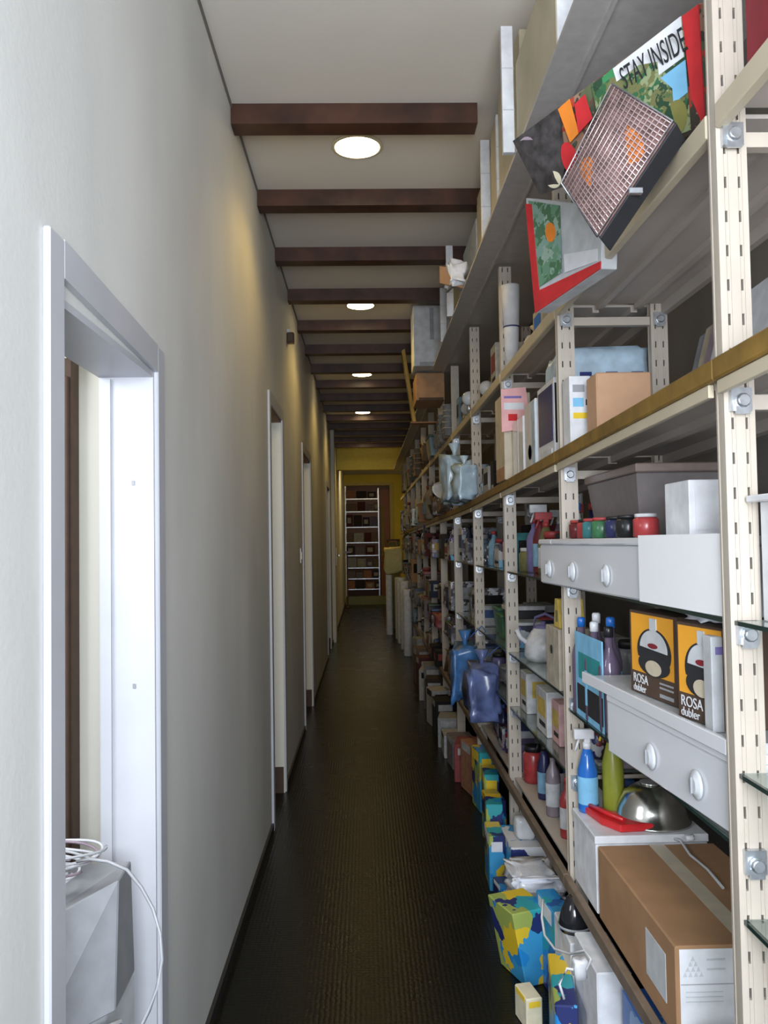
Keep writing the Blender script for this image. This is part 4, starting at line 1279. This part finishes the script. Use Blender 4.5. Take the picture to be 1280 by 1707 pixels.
row(1, 'bottom shelf', ZB, POSTY[1] + .08, POSTY[2] - .02, ['bottle', 'blister', 'bottle', 'jar', 'spray'], DK, 0.28, mats=[M_MIX, M_BLUEMIX], scale=1.1)
row(2, 'chest-high glass shelf', 1.4055, POSTY[2] + .08, POSTY[3] - .02, ['carton', 'bottle', 'tub', 'jar'], ['light blue', 'pale grey', 'navy', 'teal'], 0.32, mats=[M_BLUEMIX], scale=1.1)
row(2, 'waist-high glass shelf', 1.0305, POSTY[2] + .08, POSTY[3] - .02, ['tub', 'pouch', 'tub'], ['black', 'teal', 'light blue', 'blue', 'green'], 0.3, scale=1.3, mats=[M_BLUEMIX])
row(2, 'low glass shelf', 0.7805, POSTY[2] + .08, POSTY[3] - .02, ['carton', 'jar', 'pouch'], ['violet', 'navy', 'black', 'pale grey'], 0.2)
row(2, 'bottom shelf', ZB, POSTY[2] + .08, POSTY[3] - .02, ['bottle', 'carton', 'jar', 'blister'], DK, 0.26, mats=[M_MIX])
for i, (y, x, z, w_, h_, m) in enumerate(((4.35, 0.60, 0.80, 0.20, 0.36, M_SHEET), (4.75, 0.56, 0.80, 0.2, 0.42, M_SHEET))):
    t = thing('blue_bag', ['violet-blue film sack hanging out beside the third post', 'bright blue sack hanging out before the fourth post'][i], 'bag', (x, y, z))
    pouch(t, w_, w_ + .06, h_, m if i == 0 else mat('sack_blue', (0.05, 0.15, 0.36), 0.3, noise_amt=0.3), 31 + i)
    t.location.z = 0.62
    b = MB(); b.tube([(0.03, 0, h_ * .9), (0.1, 0, h_ + 0.02), (0.14, 0, h_ * 0.9)], 0.004); b.build('carry_loop', P('blue'), t)
for k in (1, 2):
    for ln, z, h, kinds, cols in (('chest-high glass shelf', 1.4055, 0.30, ['bottle', 'carton', 'spray', 'tub'], ['dark red', 'black', 'olive', 'navy', 'brown', 'mauve']),
                                  ('waist-high glass shelf', 1.0305, 0.30, ['carton', 'tub', 'jar'], ['pale grey', 'grey', 'navy', 'violet', 'black']),
                                  ('low glass shelf', 0.7805, 0.2, ['carton', 'jar', 'tub'], ['dark red', 'red', 'mauve', 'black', 'pink']),
                                  ('bottom shelf', ZB, 0.28, ['carton', 'bottle', 'tub'], DK)):
        row(k, 'back of the ' + ln.replace('glass ', ''), z, POSTY[k] + .05, POSTY[k + 1] - .02, kinds, cols, h, x=0.835 if k == 1 else 0.85, scale=1.25, dmax=0.13)
DIMMED = 1.0
for k in range(3, 11):
    cols = [['white', 'light blue', 'pale grey', 'violet', 'navy'], DK, DK + ['pale grey'], ['brown', 'dark red', 'mauve', 'white', 'cream'], DK + LT, DK + LT, DK + LT, DK + LT][k - 3]
    mats = [M_GLASSWARE, M_MIX, M_BLUEMIX]
    sc = 1.2 if k < 6 else 1.5
    xx = [0.665, 0.62, 0.575][min(k - 3, 2)]
    row(k, 'chest-high glass shelf', 1.4055, POSTY[k] + .08, POSTY[k + 1] - .02, ['bottle', 'jar', 'carton', 'tub', 'globe'], cols, 0.32, mats=mats, scale=sc, x=xx)
    row(k, 'waist-high glass shelf', 1.0305, POSTY[k] + .08, POSTY[k + 1] - .02, ['tub', 'pot', 'carton', 'jar'], cols, 0.3, mats=mats, scale=sc, x=xx)
    if k < 9:
        row(k, 'low glass shelf', 0.7805, POSTY[k] + .08, POSTY[k + 1] - .02, ['carton', 'tub', 'jar', 'pouch'], cols, 0.2, mats=mats, scale=sc, x=xx)
        row(k, 'bottom shelf', ZB, POSTY[k] + .08, POSTY[k + 1] - .02, ['carton', 'pouch', 'blister', 'pot'], cols, 0.26, mats=mats, scale=sc, x=xx)

DIMMED = 0.0
# ------------------------------------------------------------------ goods on the floor along the aisle
def block(name, label, cat, x0, x1, y0, y1, z0, h, m, rz=0.0, extra=None, tilt=0.0):
    t = thing(name, label, cat, ((x0 + x1) / 2, (y0 + y1) / 2, z0), rz)
    wx, wy = (x1 - x0) / 2, (y1 - y0) / 2
    b = MB()
    b.hexa([(-wx, -wy, 0), (wx, -wy, 0), (wx, -wy, h), (-wx - tilt, -wy, h)], [(-wx, wy, 0), (wx, wy, 0), (wx, wy, h), (-wx - tilt, wy, h)])
    b.build('body', m, t, 0.004)
    if extra:
        boxpart('header', P(extra, 'paper'), t, (-wx - tilt - .001, -wx - tilt + 0.001, -wy * .7, wy * .7, h * 0.82, h * .98))
        boxpart('header', P(extra, 'paper'), t, (-wx * .7, wx * .7, -wy - .0015, -wy - .0005, h * 0.72, h * .9))
    return t


block('printed_pack', 'beige small pack on the floor at the very front', 'pack', 0.475, 0.53, 2.66, 2.76, 0, 0.10, P('cream', 'card'), 0.2, 'yellow')
block('printed_pack', 'blue and yellow pack lying nearest on the floor', 'pack', 0.535, 0.60, 2.36, 2.66, 0, 0.24, M_BY, -0.15)
t = block('printed_pack', 'slanted yellow and blue pack jutting furthest into the aisle', 'pack', 0.50, 0.60, 2.92, 3.10, 0, 0.26, M_BY, 0.35, None, 0.05)
block('printed_pack', 'blue round-cornered pack behind the slanted yellow one', 'pack', 0.60, 0.67, 2.80, 3.0, 0, 0.30, cells('blue_print', [B_, (0.03, 0.12, 0.4), (0.04, 0.3, 0.6), N_, T_], 14), 0.1, 'white')
block('white_carton', 'white carton with cable draped over it on the floor', 'carton', 0.605, 0.70, 2.26, 2.50, 0, 0.38, P('white', 'card'), 0.0)
block('blue_carton', 'blue and white carton under the bottom shelf', 'carton', 0.66, 0.78, 1.95, 2.22, 0, 0.36, cells('blue_white_print', [(0.03, 0.12, 0.4), (0.2, 0.35, 0.6), W_, (0.03, 0.12, 0.4)], 7), 0.0)
t = thing('black_lampshade', 'black cone-shaped shade on the white bags by the bottom shelf', 'shade', (0.635, 2.62, 0.33))
b = MB(); b.lathe([(0.045, 0.0), (0.05, 0.02), (0.04, 0.06), (0.022, 0.10), (0.012, 0.105)], 20); b.build('shell', P('black', 'gloss'), t)
b = MB(); b.lathe([(0.051, 0.012), (0.053, 0.016), (0.051, 0.02)], 20); b.build('rim', P('grey'), t)
b = MB(); b.box(-0.03, 0.03, -0.03, 0.03, -0.33, -0.001); b.bm.free()
block('white_carton', 'white box carrying the black shade', 'carton', 0.60, 0.70, 2.53, 2.75, 0, 0.33, P('white', 'card'), 0.0)
t = thing('white_cable', 'white cable looping over the white floor carton', 'cable')
pp = [(905, 1500, 2.7), (903, 1530, 2.65), (908, 1560, 2.55), (925, 1582, 2.45), (950, 1590, 2.35), (975, 1585, 2.25), (985, 1600, 2.22), (975, 1620, 2.2), (945, 1615, 2.2), (932, 1640, 2.2), (940, 1665, 2.2)]
b = MB(); b.tube([at(x, y, Y=yy) for x, y, yy in pp], 0.004, 6); b.build('lead', P('white'), t)
b = MB(); b.blob(0.05, 0.05, 0.06, at(965, 1612, Y=2.2) - Vector((0, 0, .03)), 0.25, 3, 0.5, 2); b.build('plug', P('white'), t)
for i, (x0, x1, y0, y1, z0, h) in enumerate(((0.52, 0.76, 3.16, 3.40, 0.0, 0.09), (0.53, 0.77, 3.16, 3.42, 0.09, 0.08), (0.53, 0.76, 3.18, 3.44, 0.17, 0.09))):
    t = thing('film_bag', ['bottom', 'middle', 'top'][i] + ' white film bag of the stack on the floor', 'bag', ((x0 + x1) / 2, (y0 + y1) / 2, z0))
    b = MB(); b.blob(x1 - x0, y1 - y0, h, (0, 0, 0), 0.24, 40 + i, 0.3, 4, 3.5); b.build('body', M_FILM, t)
    boxpart('seam', P('white', 'gloss'), t, (-(x1 - x0) * .46, (x1 - x0) * .4, -(y1 - y0) * .49, -(y1 - y0) * .475, h * .42, h * .5))
t = thing('film_ball', 'round shiny white bundle beyond the white bag stack', 'bundle', (0.68, 3.68, 0.24))
b = MB(); b.blob(0.10, 0.10, 0.10, (0, 0, 0), 0.08, 3, 0.8); b.build('body', P('white', 'gloss'), t)
block('blue_carton', 'low blue carton carrying the round white bundle', 'carton', 0.60, 0.78, 3.56, 3.85, 0, 0.24, cells('blue_print_b', [B_, (0.04, 0.3, 0.6), N_, W_], 12), 0)
specs = [(3.50, 0.535, .07, .12, .10, 'navy and blue low pack right behind the white bags', N_), (3.70, 0.53, .07, .20, .24, 'blue and yellow tall pack beyond the navy low pack', None),
         (3.95, 0.56, .08, .18, .30, 'tallest blue and yellow pack by the third post', None), (4.20, 0.60, .08, .20, .24, 'blue and yellow pack beside the third post on the floor', None),
         (4.45, 0.62, .08, .2, .30, 'yellow-green and blue pack past the third post', None), (4.75, 0.62, .08, .2, .34, 'blue and lime pack between the third and fourth posts', None)]
for i, (y, x, wx, wy, h, lab, c) in enumerate(specs):
    block('printed_pack', lab, 'pack', x, x + wx, y, y + wy, 0, h, M_BY if c is None else cells('navy_print', [N_, B_, N_, W_], 10), RND.uniform(-.15, .15), RND.choice(['white', 'yellow', None]))
DIMMED = 1.0
for i, (y, x, c, h) in enumerate(((5.05, 0.60, 'orange', 0.30), (5.35, 0.57, 'red', 0.24), (5.65, 0.56, 'mauve', 0.2), (5.95, 0.54, 'white', 0.16), (6.25, 0.54, 'pale grey', 0.22), (6.6, 0.53, 'black', 0.28), (6.95, 0.52, 'white', 0.30),
                                  (7.3, 0.52, 'dark brown', 0.34), (7.7, 0.53, 'grey', 0.4), (8.1, 0.52, 'white', 0.30), (8.5, 0.52, 'dark red', 0.36), (8.95, 0.52, 'brown', 0.4), (9.4, 0.54, 'pale grey', 0.45))):
    block('floor_carton', '%s carton on the floor, %s past the blue and yellow packs' % (c, ORD[i]), 'carton', x, x + 0.16, y, y + 0.24, 0, h, P(c, 'card'), RND.uniform(-.2, .2), 'white' if c != 'white' else 'black')
for i in range(10):
    y = 1.62 + 0.0
DIMMED = 0.0
# white rolls/cartons standing at the far end on the right
for i, (x, y, w_, h_) in enumerate(((0.33, 13.9, 0.11, 1.0), (0.46, 13.3, 0.12, 0.98), (0.47, 12.7, 0.13, 1.0), (0.49, 12.0, 0.13, 0.98), (0.50, 11.3, 0.12, 0.9))):
    t = thing('tall_roll', ['thin white roll furthest out in the aisle at the far end', 'second tall white roll from the far end', 'third tall white roll from the far end', 'fourth tall white roll from the far end', 'nearest tall white roll, shortest of the row'][i], 'roll', (x + w_ / 2, y, 0), 0, 'tall white rolls at the aisle end')
    b = MB(); b.lathe([(w_ * .48, 0), (w_ * .5, 0.01), (w_ * .5, h_ - .01), (w_ * .47, h_)], 18); b.build('roll', P('white', 'card'), t)
    b = MB(); b.lathe([(w_ * .2, h_), (w_ * .2, h_ + 0.006)], 12); b.build('core', P('grey', 'card'), t)
t = thing('cream_bag', 'cream shopping bag hanging above the far white rolls', 'bag', (0.45, 13.95, 1.0))
b = MB(); b.blob(0.36, 0.2, 0.48, (0.02, 0, 0.01), 0.12, 9, 0.4); b.build('body', mat('yellow_cream_bag', (0.62, 0.56, 0.25), 0.6), t)
b = MB(); b.tube([(-0.08, 0, 0.4), (-0.04, 0, 0.55), (0.06, 0, 0.56), (0.10, 0, 0.4)], 0.012); b.build('handle', P('brown', 'card'), t)
t = thing('olive_box', 'dark olive box stacked behind the cream bag', 'box', (0.40, 15.0, 0))
boxpart('body', P('olive', 'card'), t, (-0.0, 0.22, -0.15, 0.2, 0, 1.55), 0.004)
boxpart('lid', P('dark brown', 'card'), t, (-0.02, 0.22, -0.17, 0.22, 1.551, 1.60), 0.003)

# ------------------------------------------------------------------ store room at the end
DIMMED = 1.0
t = thing('storage_rack', 'steel storage rack full of cartons in the end doorway', 'rack', (-0.07, YF + 0.6, 0))
for x in (-0.44, 0.42):
    for yy in (0, 0.4):
        boxpart('upright', M_STEEL, t, (x - 0.012, x + 0.012, yy - 0.012, yy + 0.012, 0, 2.95))
RZ = [0.35, 0.62, 0.90, 1.22, 1.55, 1.95, 2.35, 2.68]
for z in RZ:
    boxpart('shelf', M_STEEL, t, (-0.45, 0.43, -0.01, 0.41, z - 0.02, z), 0)
i = 0
for zi, z in enumerate(RZ):
    x = -0.49
    j = 0
    while x < 0.25:
        w_ = RND.uniform(0.16, 0.28)
        top = (RZ[zi + 1] if zi + 1 < len(RZ) else z + 0.3) - z
        c = RND.choice(['dark red', 'violet', 'brown', 'dark brown', 'mauve', 'orange', 'pale grey', 'navy'])
        if zi == 4 and j == 1:
            c = 'white'
        carton('rack_carton', '%s carton, %s from the left on the rack\'s %s shelf up' % (c, ORD[j], ORD[zi]), x, min(x + w_, 0.36), YF + 0.62, YF + 0.9, z + 0.001, top * RND.uniform(.55, .8), P(c, 'card'), True, RND.choice([None, 'cream', None]), group='cartons on the storage rack')
        x += w_ + 0.02
        j += 1
DIMMED = 0.0
t = thing('room_door', 'reddish brown door leaf standing open at the end doorway', 'door', (0.40, YF + 0.5, 0.0))
boxpart('leaf', mat('red_brown_door', (0.22, 0.06, 0.02), 0.5), t, (0, 0.22, 0, 0.04, 0, 2.9), 0.003)
boxpart('panel', P('olive', 'card'), t, (0.02, 0.09, -0.003, 0, 1.2, 2.5))
b = MB(); b.tube([(0.03, 0, 1.05), (0.03, -0.06, 1.05), (0.1, -0.06, 1.05)], 0.01); b.build('handle', M_STEEL, t)
t = bpy.data.objects.new('door_5', None); COL.objects.link(t); t['kind'] = 'structure'
MF = mat('mustard_casing', (0.42, 0.30, 0.03), 0.5)
boxpart('casing', MF, t, (-0.57, -0.5, YF - 0.03, YF - 0.0005, 0.0, 3.05)); boxpart('casing', MF, t, (0.63, 0.72, YF - 0.03, YF - 0.0005, 0.0, 3.05)); boxpart('casing', MF, t, (-0.4995, 0.6295, YF - 0.03, YF - 0.0005, 2.98, 3.05))
t = thing('wall_post', 'thin dark stand beside the end doorway on the left', 'stand', (-0.44, YF - 1.0, 0))
b = MB(); b.lathe([(0.1, 0), (0.1, 0.02), (0.02, 0.03), (0.015, 1.3)], 14); b.build('pole', P('dark brown'), t)
b = MB(); b.box(-0.1, 0.1, -0.02, 0.02, 1.3, 1.34); b.build('crossbar', P('dark brown'), t)
